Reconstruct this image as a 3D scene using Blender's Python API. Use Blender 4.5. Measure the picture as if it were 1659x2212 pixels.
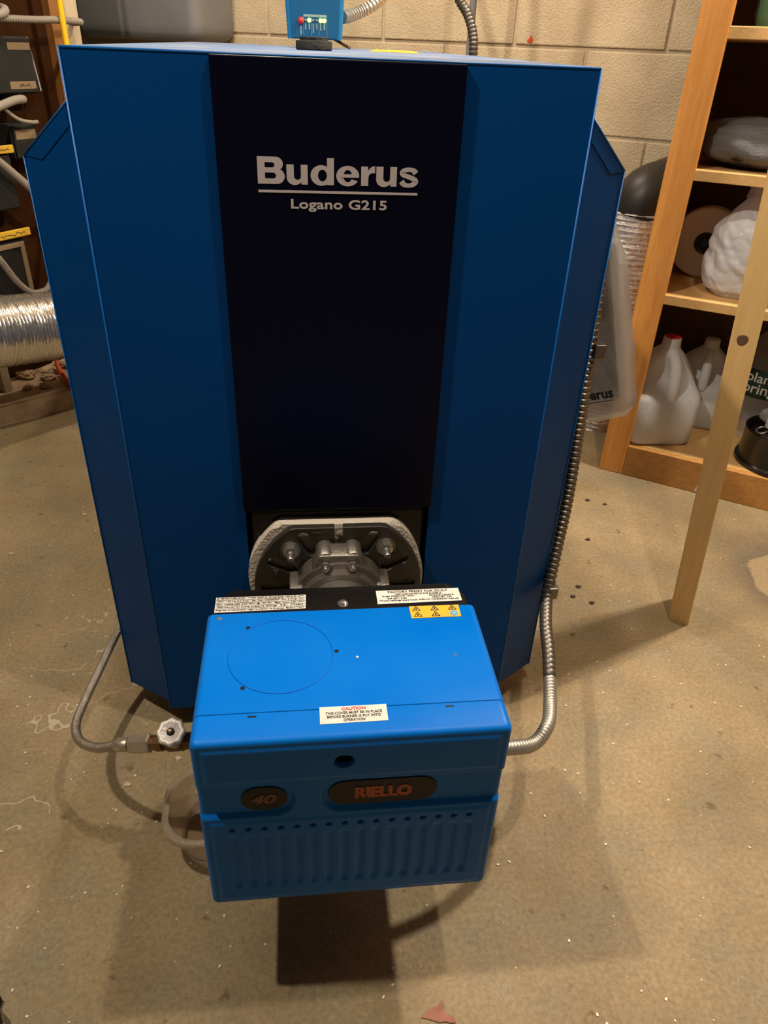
import bpy, bmesh, math, random
from math import sin, cos, pi, radians, sqrt, atan2
from mathutils import Vector, Matrix, noise

for o in list(bpy.data.objects):
    bpy.data.objects.remove(o)
SC = bpy.context.scene
C = SC.collection

# ---------------------------------------------------------------- camera
FPX = 1586.45
cd = bpy.data.cameras.new('camera')
cam = bpy.data.objects.new('camera', cd)
C.objects.link(cam)
PITCH, ROLL, YAW = 0.5674, 0.0439, 0.1274
fw = Vector((sin(YAW)*cos(PITCH), cos(YAW)*cos(PITCH), -sin(PITCH)))
rt = Vector((cos(YAW), -sin(YAW), 0))
up = rt.cross(fw)
rt2 = rt*cos(ROLL) + up*sin(ROLL)
up2 = -rt*sin(ROLL) + up*cos(ROLL)
M = Matrix((rt2, up2, -fw)).transposed().to_4x4()
M.translation = Vector((-0.0429, -0.7937, 0.890))
cam.matrix_world = M
cd.sensor_fit = 'VERTICAL'
cd.sensor_height = 36.0
cd.lens = 36.0*FPX/2212.0
cd.clip_start = 0.02
SC.camera = cam

# ---------------------------------------------------------------- world, lamps, exposure
w = bpy.data.worlds.new('world'); SC.world = w; w.use_nodes = True
w.node_tree.nodes['Background'].inputs[0].default_value = (1.0, 0.85, 0.65, 1)
w.node_tree.nodes['Background'].inputs[1].default_value = 0.004
SC.view_settings.view_transform = 'Standard'
SC.view_settings.look = 'None'
SC.view_settings.exposure = 0.0
SC.view_settings.gamma = 1.0
WARM = (1.0, 0.87, 0.69)
def lamp(name, loc, watts, radius, col=WARM):
    l = bpy.data.lights.new(name, 'POINT'); l.energy = watts; l.shadow_soft_size = radius; l.color = col
    o = bpy.data.objects.new(name, l); o.location = loc; C.objects.link(o); return o
lamp('ceiling_bulb_west', (-0.73, -0.346, 2.0), 70, 0.025)
lamp('ceiling_bulb_middle', (0.39, -0.30, 2.0), 42, 0.025)
lamp('ceiling_bulb_east', (1.02, 0.46, 2.0), 124, 0.045)
lamp('fill_lamp_rear', (-0.10, 1.15, 1.95), 42, 0.03)  # added fill lamp, brightens the back wall and boiler top

# ---------------------------------------------------------------- room frame (walls run 33.2 degrees to the boiler)
RA = radians(33.2)
RU = Vector((cos(RA), -sin(RA), 0)); RN = Vector((sin(RA), cos(RA), 0))
def room(u, n, z=0.0):
    return RU*u + RN*n + Vector((0, 0, z))

# ---------------------------------------------------------------- materials
def nd(nt, t, **k):
    n = nt.nodes.new(t)
    for a, b in k.items(): setattr(n, a, b)
    return n
def mat(name, col, rough=0.5, metal=0.0, var=None, vscale=20, detail=5, bump=0.0, bscale=60, stretch=(1,1,1), coat=0.0, rvar=0.0, spec=0.5, emit=None, estr=0.0, rot=None):
    """procedural principled: col mixed with var through noise, fine bump"""
    m = bpy.data.materials.new(name); m.use_nodes = True
    nt = m.node_tree; b = nt.nodes['Principled BSDF']
    b.inputs['Roughness'].default_value = rough; b.inputs['Metallic'].default_value = metal
    b.inputs['Base Color'].default_value = (*col, 1)
    b.inputs['Coat Weight'].default_value = coat; b.inputs['Coat Roughness'].default_value = 0.15
    b.inputs['Specular IOR Level'].default_value = spec
    tc = nd(nt, 'ShaderNodeTexCoord'); mp = nd(nt, 'ShaderNodeMapping'); mp.inputs['Scale'].default_value = stretch
    if rot: mp.inputs['Rotation'].default_value = rot
    nt.links.new(tc.outputs['Object'], mp.inputs['Vector'])
    nz = nd(nt, 'ShaderNodeTexNoise'); nz.inputs['Scale'].default_value = vscale; nz.inputs['Detail'].default_value = detail
    nt.links.new(mp.outputs[0], nz.inputs['Vector'])
    if var is not None:
        rp = nd(nt, 'ShaderNodeValToRGB')
        rp.color_ramp.elements[0].position = 0.32; rp.color_ramp.elements[1].position = 0.68
        rp.color_ramp.elements[0].color = (*col, 1); rp.color_ramp.elements[1].color = (*var, 1)
        nt.links.new(nz.outputs['Fac'], rp.inputs['Fac']); nt.links.new(rp.outputs['Color'], b.inputs['Base Color'])
    if rvar:
        mr = nd(nt, 'ShaderNodeMapRange'); mr.inputs['To Min'].default_value = rough-rvar; mr.inputs['To Max'].default_value = rough+rvar
        nt.links.new(nz.outputs['Fac'], mr.inputs['Value']); nt.links.new(mr.outputs[0], b.inputs['Roughness'])
    if bump:
        n2 = nd(nt, 'ShaderNodeTexNoise'); n2.inputs['Scale'].default_value = bscale; n2.inputs['Detail'].default_value = 4
        nt.links.new(mp.outputs[0], n2.inputs['Vector'])
        bp = nd(nt, 'ShaderNodeBump'); bp.inputs['Strength'].default_value = bump; bp.inputs['Distance'].default_value = 0.004
        nt.links.new(n2.outputs['Fac'], bp.inputs['Height']); nt.links.new(bp.outputs['Normal'], b.inputs['Normal'])
    if emit:
        b.inputs['Emission Color'].default_value = (*emit, 1); b.inputs['Emission Strength'].default_value = estr
    return m

def plastic_film(name, col, alpha=0.45, trans=0.5, rough=0.25, bump=0.25, bscale=30):
    """milky see-through plastic: gloss + translucence over partial transparency"""
    m = bpy.data.materials.new(name); m.use_nodes = True
    nt = m.node_tree; b = nt.nodes['Principled BSDF']; out = nt.nodes['Material Output']
    b.inputs['Base Color'].default_value = (*col, 1); b.inputs['Roughness'].default_value = rough
    nz = nd(nt, 'ShaderNodeTexNoise'); nz.inputs['Scale'].default_value = bscale
    bp = nd(nt, 'ShaderNodeBump'); bp.inputs['Strength'].default_value = bump; bp.inputs['Distance'].default_value = 0.004
    nt.links.new(nz.outputs['Fac'], bp.inputs['Height']); nt.links.new(bp.outputs['Normal'], b.inputs['Normal'])
    t = nd(nt, 'ShaderNodeBsdfTranslucent'); t.inputs['Color'].default_value = (*col, 1)
    m1 = nd(nt, 'ShaderNodeMixShader'); m1.inputs[0].default_value = trans
    nt.links.new(b.outputs[0], m1.inputs[1]); nt.links.new(t.outputs[0], m1.inputs[2])
    tr = nd(nt, 'ShaderNodeBsdfTransparent')
    m2 = nd(nt, 'ShaderNodeMixShader'); m2.inputs[0].default_value = alpha
    nt.links.new(tr.outputs[0], m2.inputs[1]); nt.links.new(m1.outputs[0], m2.inputs[2]); nt.links.new(m2.outputs[0], out.inputs[0])
    return m

MB = mat('boiler_blue_paint', (0.0, 0.056, 0.235), 0.45, var=(0.0, 0.052, 0.225), vscale=6, bump=0.03, bscale=900, spec=0.10)
MBE = mat('fold_highlight_blue', (0.004, 0.11, 0.40), 0.35, spec=0.35)  # lighter blue paints bright edge highlights along the folds
MTOP = mat('dusty_blue_top', (0.03, 0.13, 0.36), 0.5, var=(0.20, 0.25, 0.34), vscale=14, bump=0.05, bscale=500)
MNAVY = mat('navy_panel_paint', (0.0012, 0.0016, 0.012), 0.4, bump=0.02, bscale=900, spec=0.15)
MPRINT = mat('grey_print', (0.55, 0.50, 0.50), 0.5)
MRB = mat('burner_blue_paint', (0.0, 0.150, 0.64), 0.36, var=(0.004, 0.165, 0.66), vscale=9, bump=0.03, bscale=700, rvar=0.08, spec=0.14)  # lighter blotches paint in soft cloudy highlights on the cover
MBLK = mat('black_paint', (0.006, 0.006, 0.007), 0.45)
MBLKGLOSS = mat('black_gloss', (0.010, 0.009, 0.009), 0.25)
MRUB = mat('black_rubber', (0.015, 0.014, 0.013), 0.75, bump=0.6, bscale=180)
MALU = mat('cast_aluminium', (0.36, 0.33, 0.30), 0.42, 0.85, var=(0.30, 0.27, 0.24), vscale=60, bump=0.15, bscale=350)
MALUD = mat('machined_flange', (0.10, 0.09, 0.08), 0.45, 0.8, bump=0.1, bscale=400)
MSTEEL = mat('zinc_steel', (0.55, 0.53, 0.50), 0.3, 0.9)
MTUBE = mat('spun_tube', (0.50, 0.48, 0.44), 0.38, 0.9, var=(0.36, 0.35, 0.32), vscale=40, stretch=(1, 1, 6))
MWOOL = mat('white_fibre', (0.66, 0.60, 0.52), 0.95, bump=0.7, bscale=250)
MLAB = mat('white_label', (0.72, 0.70, 0.66), 0.45, var=(0.66, 0.63, 0.58), vscale=60)
MINK = mat('black_ink', (0.02, 0.02, 0.02), 0.6)
MRED = mat('red_ink', (0.55, 0.05, 0.04), 0.6)
MORNG = mat('orange_ink', (0.42, 0.060, 0.012), 0.5)
MORNGD = mat('dull_orange_ink', (0.17, 0.050, 0.022), 0.5)
MYEL = mat('yellow_label', (0.85, 0.47, 0.02), 0.5, var=(0.78, 0.42, 0.03), vscale=50)
MBADGE = mat('brown_black_badge', (0.014, 0.009, 0.006), 0.45, spec=0.25)
MCYAN = mat('blue_ink', (0.10, 0.35, 0.65), 0.5)
MCOND = mat('galvanised_conduit', (0.46, 0.43, 0.38), 0.45, 0.7)
MCONDD = mat('dull_conduit', (0.20, 0.18, 0.155), 0.42, 0.8)
MHOSE = mat('braided_steel_hose', (0.55, 0.50, 0.43), 0.35, 0.9, bump=0.5, bscale=900)
MBRASS = mat('tarnished_brass', (0.30, 0.17, 0.07), 0.4, 0.85, var=(0.12, 0.07, 0.035), vscale=90)
MNICK = mat('nickel_fitting', (0.60, 0.54, 0.44), 0.35, 0.75, var=(0.5, 0.45, 0.36), vscale=80)
MWHEEL = mat('white_enamel_wheel', (0.66, 0.62, 0.58), 0.4, 0.15, bump=0.2, bscale=300)
MFOIL = mat('aluminium_foil', (0.92, 0.90, 0.86), 0.16, 0.6, bump=1.0, bscale=150)
MFOIL2 = mat('smooth_foil', (0.86, 0.83, 0.78), 0.20, 0.88, bump=0.35, bscale=70)
MGREY = mat('grey_enamel', (0.25, 0.25, 0.26), 0.55, var=(0.22, 0.22, 0.23), vscale=8)
MBOXG = mat('electrical_grey', (0.018, 0.018, 0.017), 0.6, spec=0.25, var=(0.013, 0.013, 0.012), vscale=15)
MPVC = mat('grey_pvc', (0.25, 0.22, 0.18), 0.6, spec=0.3)
MYPIPE = mat('yellow_pipe', (0.80, 0.47, 0.01), 0.45)
MTAPE = mat('tan_label', (0.22, 0.155, 0.09), 0.8, spec=0.2)
MYLAB = mat('yellow_tape', (0.62, 0.38, 0.02), 0.6, var=(0.5, 0.28, 0.02), vscale=40)
MORC = mat('orange_cable', (0.75, 0.10, 0.03), 0.5)
MREDP = mat('red_plastic', (0.60, 0.03, 0.03), 0.4)
def wood(name, a, b, rough=0.55):
    return mat(name, a, rough, var=b, vscale=14, detail=8, stretch=(9, 9, 0.7), bump=0.15, bscale=60)
def woodh(name, a, b, rough=0.55):
    return mat(name, a, rough, var=b, vscale=14, detail=8, stretch=(0.8, 9, 9), rot=(0, 0, RA), bump=0.15, bscale=60)
MWST = wood('stained_pine', (0.70, 0.29, 0.055), (0.80, 0.37, 0.09))
MWPO = wood('raw_pine', (0.74, 0.48, 0.195), (0.82, 0.55, 0.24))
MWSH = woodh('pine_shelf', (0.60, 0.36, 0.13), (0.68, 0.42, 0.17))
MWBA = woodh('stained_base', (0.46, 0.21, 0.05), (0.56, 0.28, 0.08))
MDARKB = mat('dark_hardboard', (0.07, 0.03, 0.012), 0.6, var=(0.05, 0.02, 0.009), vscale=9)
MBOARD = mat('brown_backing_board', (0.036, 0.011, 0.002), 0.7, spec=0.08, var=(0.022, 0.007, 0.0015), vscale=6, stretch=(2, 2, 0.5))
MSTUD = wood('orange_stud', (0.22, 0.085, 0.02), (0.28, 0.11, 0.03))
MPALE = wood('pale_stud', (0.45, 0.36, 0.24), (0.52, 0.43, 0.30))
MBLOCK = mat('concrete_block', (0.76, 0.63, 0.43), 0.9, var=(0.65, 0.52, 0.345), vscale=11, detail=10, bump=0.75, bscale=210)
MMORT = mat('mortar', (0.66, 0.57, 0.43), 0.95, var=(0.56, 0.47, 0.34), vscale=25, bump=0.5, bscale=90)
MCEIL = mat('ceiling_board', (0.06, 0.04, 0.025), 0.9, var=(0.05, 0.03, 0.02), vscale=8)
MUNSEEN = mat('dark_masonry', (0.07, 0.06, 0.05), 0.95, var=(0.05, 0.04, 0.03), vscale=8)
MLEDGE = mat('rough_footing', (0.55, 0.39, 0.24), 0.95, var=(0.36, 0.24, 0.135), vscale=25, bump=0.9, bscale=60)
MJUG = plastic_film('milk_jug_plastic', (0.92, 0.96, 1.0), alpha=0.88, trans=0.35, rough=0.35)
MFILM = plastic_film('clear_film', (0.80, 0.78, 0.76), alpha=0.22, trans=0.15, rough=0.10)
MFILMC = plastic_film('crisp_film', (0.85, 0.85, 0.87), alpha=0.16, trans=0.0, rough=0.07, bump=1.0, bscale=55)
MBAGP = plastic_film('document_bag_film', (0.74, 0.75, 0.79), alpha=0.62, trans=0.35, rough=0.2)
MBOWL = plastic_film('tub_plastic', (0.66, 0.55, 0.44), alpha=0.55, trans=0.4, rough=0.25)
MWBAG = plastic_film('white_bag_film', (0.90, 0.91, 0.95), alpha=0.95, trans=0.3, rough=0.35)
MPAPER = mat('paper', (0.70, 0.66, 0.60), 0.8, var=(0.6, 0.56, 0.5), vscale=8, stretch=(1, 60, 1))
MSPOOL = mat('cream_spool', (0.78, 0.72, 0.68), 0.7)
MGREENP = mat('green_plastic', (0.10, 0.22, 0.13), 0.5)
MGLAB = mat('dark_green_label', (0.006, 0.030, 0.018), 0.45)
MDARKC = mat('dark_cloth', (0.012, 0.011, 0.012), 0.8, bump=0.4, bscale=120)
MLEAF = mat('dry_leaf', (0.40, 0.18, 0.13), 0.8, var=(0.32, 0.13, 0.09), vscale=60)
MCHIP = mat('chip', (0.55, 0.45, 0.33), 0.8)
MCHIPD = mat('dark_chip', (0.06, 0.04, 0.025), 0.9)
MLEDG = mat('lit_green_led', (0.5, 0.9, 0.1), 0.3, emit=(0.85, 1.0, 0.18), estr=3.0)
MLEDO = mat('unlit_led', (0.30, 0.28, 0.20), 0.3)
MAQ = mat('control_box_blue', (0.006, 0.10, 0.25), 0.4)
MAQL = mat('control_box_rim', (0.010, 0.18, 0.42), 0.4)
MTRACE = mat('pale_mark', (0.25, 0.36, 0.36), 0.6)

def floor_material():
    m = bpy.data.materials.new('concrete_floor'); m.use_nodes = True
    nt = m.node_tree; b = nt.nodes['Principled BSDF']; L = nt.links.new
    tc = nd(nt, 'ShaderNodeTexCoord'); P = tc.outputs['Object']
    def noi(s, d=6, r=0.6, off=None):
        n = nd(nt, 'ShaderNodeTexNoise'); n.inputs['Scale'].default_value = s; n.inputs['Detail'].default_value = d; n.inputs['Roughness'].default_value = r
        L(P, n.inputs['Vector']); return n.outputs['Fac']
    def ramp(f, stops):
        r = nd(nt, 'ShaderNodeValToRGB'); cr = r.color_ramp
        while len(cr.elements) < len(stops): cr.elements.new(0.5)
        for e, (p, c) in zip(cr.elements, stops): e.position = p; e.color = (*c, 1)
        L(f, r.inputs['Fac']); return r.outputs['Color']
    def mix(f, a, bb, t='MIX'):
        x = nd(nt, 'ShaderNodeMix', data_type='RGBA', blend_type=t)
        if isinstance(f, float): x.inputs[0].default_value = f
        else: L(f, x.inputs[0])
        for s, v in ((6, a), (7, bb)):
            if isinstance(v, tuple): x.inputs[s].default_value = (*v, 1)
            else: L(v, x.inputs[s])
        return x.outputs[2]
    def mth(op, a, bb=None):
        x = nd(nt, 'ShaderNodeMath', operation=op)
        for s, v in ((0, a), (1, bb)):
            if v is None: continue
            if isinstance(v, (int, float)): x.inputs[s].default_value = v
            else: L(v, x.inputs[s])
        return x.outputs[0]
    base = ramp(noi(3.2, 8, 0.62), [(0.30, (0.210, 0.156, 0.080)), (0.5, (0.325, 0.244, 0.133)), (0.70, (0.43, 0.325, 0.185))])
    g = ramp(noi(7.5, 5), [(0.46, (0, 0, 0)), (0.68, (0.6, 0.6, 0.6))])
    gs = nd(nt, 'ShaderNodeSeparateColor'); L(g, gs.inputs[0])
    col = mix(gs.outputs[0], base, (0.25, 0.225, 0.155))
    fine = ramp(noi(160, 3, 0.7), [(0.35, (0.81, 0.80, 0.78)), (0.65, (1.14, 1.14, 1.14))])
    col = mix(1.0, col, fine, 'MULTIPLY')
    # dark scuffs and pits
    pit = ramp(noi(38, 4, 0.5), [(0.66, (1, 1, 1)), (0.74, (0.55, 0.48, 0.40))])
    col = mix(1.0, col, pit, 'MULTIPLY')
    # pale hairline cracks: thin iso-lines of a warped noise, only around the left front area
    n1 = noi(4.5, 4, 0.55)
    line = mth('LESS_THAN', mth('ABSOLUTE', mth('SUBTRACT', n1, 0.52)), 0.0028)
    vd = nd(nt, 'ShaderNodeVectorMath', operation='DISTANCE'); L(P, vd.inputs[0]); vd.inputs[1].default_value = (-0.44, 0.06, 0)
    near = mth('LESS_THAN', vd.outputs['Value'], 0.22)
    brk = mth('GREATER_THAN', noi(11, 3), 0.47)
    col = mix(mth('MULTIPLY', mth('MULTIPLY', mth('MULTIPLY', line, near), brk), 0.6), col, (0.62, 0.56, 0.44))
    # round pale patch with a dark ring, at the right
    sp = nd(nt, 'ShaderNodeVectorMath', operation='ADD'); L(P, sp.inputs[0])
    nc = nd(nt, 'ShaderNodeTexNoise'); nc.inputs['Scale'].default_value = 16; L(P, nc.inputs['Vector'])
    sc = nd(nt, 'ShaderNodeVectorMath', operation='SCALE'); sc.inputs['Scale'].default_value = 0.05; L(nc.outputs['Color'], sc.inputs[0]); L(sc.outputs[0], sp.inputs[1])
    d2 = nd(nt, 'ShaderNodeVectorMath', operation='DISTANCE'); L(sp.outputs[0], d2.inputs[0]); d2.inputs[1].default_value = (1.000, 0.300, 0.025)
    rg = nd(nt, 'ShaderNodeValToRGB'); cr = rg.color_ramp
    cr.elements[0].position = 0.0; cr.elements[0].color = (0.0, 0.0, 0.0, 1)
    for p, v in ((0.118, 0.0), (0.124, 1.0), (0.165, 0.35), (0.21, 0.0)):
        e = cr.elements.new(p); e.color = (v, v, v, 1)
    cr.elements[-1].position = 1.0; cr.elements[-1].color = (0, 0, 0, 1)
    L(d2.outputs['Value'], rg.inputs['Fac'])
    rs = nd(nt, 'ShaderNodeSeparateColor'); L(rg.outputs['Color'], rs.inputs[0])
    col = mix(mth('MULTIPLY', rs.outputs[0], 0.75), col, (0.13, 0.10, 0.075))
    inn = mth('LESS_THAN', d2.outputs['Value'], 0.118)
    col = mix(mth('MULTIPLY', inn, 0.4), col, (0.47, 0.33, 0.19))
    L(col, b.inputs['Base Color'])
    rr = nd(nt, 'ShaderNodeMapRange'); rr.inputs['To Min'].default_value = 0.45; rr.inputs['To Max'].default_value = 0.8
    L(noi(9, 4), rr.inputs['Value']); L(rr.outputs[0], b.inputs['Roughness'])
    bp = nd(nt, 'ShaderNodeBump'); bp.inputs['Strength'].default_value = 0.5; bp.inputs['Distance'].default_value = 0.003
    L(noi(110, 5, 0.7), bp.inputs['Height']); L(bp.outputs['Normal'], b.inputs['Normal'])
    return m
MFLOOR = floor_material()

# ---------------------------------------------------------------- building helpers
def link(o, parent=None):
    C.objects.link(o)
    if parent is not None:
        o.parent = parent
        if parent.type == 'EMPTY':
            o.matrix_parent_inverse = parent.matrix_world.inverted()
    return o
def thing(name, label, cat, loc=(0, 0, 0), group=None):
    o = bpy.data.objects.new(name, None); o.empty_display_size = 0.05
    o.location = loc; o.matrix_world = Matrix.Translation(Vector(loc))
    C.objects.link(o); return tag(o, label, cat, group)
def tag(o, label, cat=None, group=None):
    o['label'] = label
    if cat: o['category'] = cat
    if group: o['group'] = group
    return o
def obj(name, bm, m, parent=None, smooth=False, label=None):
    me = bpy.data.meshes.new(name)
    bmesh.ops.recalc_face_normals(bm, faces=bm.faces[:])
    bm.to_mesh(me); bm.free()
    me.materials.append(m)
    if smooth:
        for p in me.polygons: p.use_smooth = True
        if smooth != 'all':
            me.set_sharp_from_angle(angle=radians(40))
    o = bpy.data.objects.new(name, me)
    if label: o['label'] = label
    return link(o, parent)
def struct(name, bm, m, label=None):
    o = obj(name, bm, m); o['kind'] = 'structure'
    if label: o['label'] = label
    return o
V = Vector
def frame_box(bm, c, ax, ay, az, sx, sy, sz, bev=0.0, seg=2):
    """box centred at c with half sizes sx, sy, sz along axes"""
    c = V(c); ax = V(ax); ay = V(ay); az = V(az)
    vs = []
    for k in (-1, 1):
        for j in (-1, 1):
            for i in (-1, 1):
                vs.append(bm.verts.new(c + ax*sx*i + ay*sy*j + az*sz*k))
    fs = [bm.faces.new([vs[i] for i in q]) for q in ((0,1,3,2),(4,6,7,5),(0,4,5,1),(2,3,7,6),(0,2,6,4),(1,5,7,3))]
    if bev:
        es = list({e for f in fs for e in f.edges})
        bmesh.ops.bevel(bm, geom=es, offset=bev, segments=seg, profile=0.5, affect='EDGES')
    return bm
def box(x0, x1, y0, y1, z0, z1, bev=0.0, bm=None, seg=2):
    bm = bm or bmesh.new()
    return frame_box(bm, ((x0+x1)/2, (y0+y1)/2, (z0+z1)/2), (1,0,0), (0,1,0), (0,0,1), abs(x1-x0)/2, abs(y1-y0)/2, abs(z1-z0)/2, bev, seg)
def rbox(u0, u1, n0, n1, z0, z1, bev=0.0, bm=None, seg=2):
    bm = bm or bmesh.new()
    return frame_box(bm, room((u0+u1)/2, (n0+n1)/2, (z0+z1)/2), RU, RN, (0,0,1), abs(u1-u0)/2, abs(n1-n0)/2, abs(z1-z0)/2, bev, seg)
def slab(poly, off, bev=0.0, bm=None, seg=2):
    """polygon (3D points) extruded by the vector off"""
    bm = bm or bmesh.new(); off = V(off)
    a = [bm.verts.new(V(p)) for p in poly]; b = [bm.verts.new(V(p)+off) for p in poly]
    n = len(a)
    fs = [bm.faces.new(a), bm.faces.new(b[::-1])] + [bm.faces.new((a[i], b[i], b[(i+1) % n], a[(i+1) % n])) for i in range(n)]
    if bev:
        bmesh.ops.bevel(bm, geom=list({e for f in fs for e in f.edges}), offset=bev, segments=seg, profile=0.5, affect='EDGES')
    return bm
def frames(pts):
    """parallel transported frames along a polyline"""
    T = []
    n = len(pts)
    for i in range(n):
        T.append((pts[min(i+1, n-1)] - pts[max(i-1, 0)]).normalized())
    a = V((0, 0, 1)) if abs(T[0].z) < 0.9 else V((1, 0, 0))
    N = (a - T[0]*a.dot(T[0])).normalized(); out = []
    for i in range(n):
        N = (N - T[i]*N.dot(T[i])).normalized()
        out.append((T[i], N, T[i].cross(N)))
    return out
def spline(ctrl, step):
    """Catmull-Rom through ctrl, resampled at an even step"""
    c = [V(p) for p in ctrl]; c = [c[0]*2-c[1]] + c + [c[-1]*2-c[-2]]
    raw = []
    for i in range(1, len(c)-2):
        for k in range(24):
            t = k/24
            p0, p1, p2, p3 = c[i-1], c[i], c[i+1], c[i+2]
            raw.append(0.5*((2*p1) + (p2-p0)*t + (2*p0-5*p1+4*p2-p3)*t*t + (3*p1-p0-3*p2+p3)*t*t*t))
    raw.append(c[-2])
    out = [raw[0]]; acc = 0
    for a, b in zip(raw, raw[1:]):
        d = (b-a).length; 
        if d == 0: continue
        pos = 0
        while acc + (d-pos) >= step:
            pos += step-acc; acc = 0; out.append(a + (b-a)*(pos/d))
        acc += d-pos
    return out
def tube(pts, rad, seg=12, bm=None, cap=True, jitter=None):
    """rad: number or function(i) or function returning radius"""
    bm = bm or bmesh.new(); fr = frames(pts); rings = []
    for i, (p, (T, N, B)) in enumerate(zip(pts, fr)):
        r = rad(i) if callable(rad) else rad
        ring = []
        for k in range(seg):
            a = 2*pi*k/seg
            rr = r + (jitter(i, k) if jitter else 0)
            ring.append(bm.verts.new(p + (N*cos(a) + B*sin(a))*rr))
        rings.append(ring)
    for a, b in zip(rings, rings[1:]):
        for k in range(seg):
            bm.faces.new((a[k], a[(k+1) % seg], b[(k+1) % seg], b[k]))
    if cap:
        bm.faces.new(rings[0][::-1]); bm.faces.new(rings[-1])
    return bm
def conduit(ctrl, r, pitch=0.008, seg=12, depth=0.16, bm=None):
    pts = spline(ctrl, pitch/4)
    pat = (1.0, 1.0, 1-depth*0.4, 1-depth)
    return tube(pts, lambda i: r*pat[i % 4], seg, bm)
def rod(a, b, r, seg=16, bm=None, r2=None):
    a = V(a); b = V(b)
    return tube([a, b], (lambda i: r if i == 0 else (r2 if r2 is not None else r)), seg, bm)
def lathe(prof, c, axis=(0, 0, 1), seg=32, bm=None, ref=None, mod=None, shape=None):
    """prof: list of (radius, height along the axis)"""
    bm = bm or bmesh.new(); ax = V(axis).normalized()
    a = V(ref) if ref else (V((1, 0, 0)) if abs(ax.x) < 0.9 else V((0, 1, 0)))
    N = (a - ax*a.dot(ax)).normalized(); B = ax.cross(N); c = V(c); rings = []
    for r, h in prof:
        if r < 1e-6: rings.append([bm.verts.new(c + ax*h)]); continue
        ring = []
        for k in range(seg):
            t = 2*pi*k/seg; q = r*(mod(t, h) if mod else 1)
            ring.append(bm.verts.new(c + ax*h + (N*cos(t) + B*sin(t))*q))
        rings.append(ring)
    for a, b in zip(rings, rings[1:]):
        for k in range(seg):
            if len(a) == 1 and len(b) == 1: continue
            if len(a) == 1: bm.faces.new((a[0], b[k], b[(k+1) % seg]))
            elif len(b) == 1: bm.faces.new((a[k], a[(k+1) % seg], b[0]))
            else: bm.faces.new((a[k], a[(k+1) % seg], b[(k+1) % seg], b[k]))
    return bm
def loft(sections, bm=None, cap=True):
    bm = bm or bmesh.new(); rings = [[bm.verts.new(V(p)) for p in s] for s in sections]
    for a, b in zip(rings, rings[1:]):
        n = len(a)
        for k in range(n): bm.faces.new((a[k], a[(k+1) % n], b[(k+1) % n], b[k]))
    if cap: bm.faces.new(rings[0][::-1]); bm.faces.new(rings[-1])
    return bm
def rrect(hx, hy, r, n=5):
    pts = []
    for cx, cy, a0 in ((hx-r, hy-r, 0), (-hx+r, hy-r, pi/2), (-hx+r, -hy+r, pi), (hx-r, -hy+r, 1.5*pi)):
        for k in range(n+1):
            a = a0 + pi/2*k/n
            pts.append((cx+r*cos(a), cy+r*sin(a)))
    return pts
def plate2d(name, splines, m, parent, origin, right, upv, extr, bev=0.0, label=None):
    """flat plate with holes: 2D outlines filled by a curve, turned into a mesh; front face at origin plane"""
    cu = bpy.data.curves.new(name, 'CURVE'); cu.dimensions = '2D'; cu.fill_mode = 'BOTH'; cu.extrude = extr; cu.bevel_depth = bev; cu.bevel_resolution = 1
    for s in splines:
        sp = cu.splines.new('POLY'); sp.points.add(len(s)-1); sp.use_cyclic_u = True
        for q, (x, y) in zip(sp.points, s): q.co = (x, y, 0, 1)
    return curve_to_mesh(name, cu, m, parent, origin, right, upv, 1, 1, label)
def curve_to_mesh(name, cu, m, parent, origin, right, upv, sx, sy, label=None, center=None, warp=None):
    t = bpy.data.objects.new(name, cu); C.objects.link(t)
    dg = bpy.context.evaluated_depsgraph_get(); dg.update()
    me = bpy.data.meshes.new_from_object(t.evaluated_get(dg))
    C.objects.unlink(t); bpy.data.objects.remove(t)
    R = V(right).normalized(); Uv = V(upv).normalized(); Nn = R.cross(Uv)
    cx, cy = center or (0, 0)
    for v in me.vertices:
        x, y, z = (v.co.x-cx)*sx, (v.co.y-cy)*sy, v.co.z
        v.co = warp(x, y, z) if warp else V(origin) + R*x + Uv*y + Nn*z
    me.materials.clear(); me.materials.append(m); me.name = name
    for p in me.polygons: p.material_index = 0
    o = bpy.data.objects.new(name, me)
    if label: o['label'] = label
    return link(o, parent)
def text(name, s, m, parent, origin, right, upv, wid, hei=None, bold=0.0, depth=0.0003, shear=0.0, label=None, warp=None, spacing=1.0):
    """text block centred at origin, scaled to the given width (and height)"""
    cu = bpy.data.curves.new(name, 'FONT'); cu.body = s; cu.size = 1.0; cu.offset = bold; cu.shear = shear; cu.extrude = 0.0
    cu.align_x = 'CENTER'; cu.resolution_u = 3; cu.space_character = spacing
    t = bpy.data.objects.new('tmp', cu); C.objects.link(t)
    dg = bpy.context.evaluated_depsgraph_get(); dg.update()
    me = bpy.data.meshes.new_from_object(t.evaluated_get(dg)); C.objects.unlink(t); bpy.data.objects.remove(t)
    xs = [v.co.x for v in me.vertices]; ys = [v.co.y for v in me.vertices]; bpy.data.meshes.remove(me)
    x0, x1, y0, y1 = min(xs), max(xs), min(ys), max(ys)
    sx = wid/(x1-x0); sy = (hei/(y1-y0)) if hei else sx
    cu.extrude = depth/1.0 if depth else 0.0
    return curve_to_mesh(name, cu, m, parent, origin, right, upv, sx, sy, label, ((x0+x1)/2, (y0+y1)/2), warp)
def catplate(bm, poly3, off): return slab(poly3, off, 0, bm)
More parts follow.
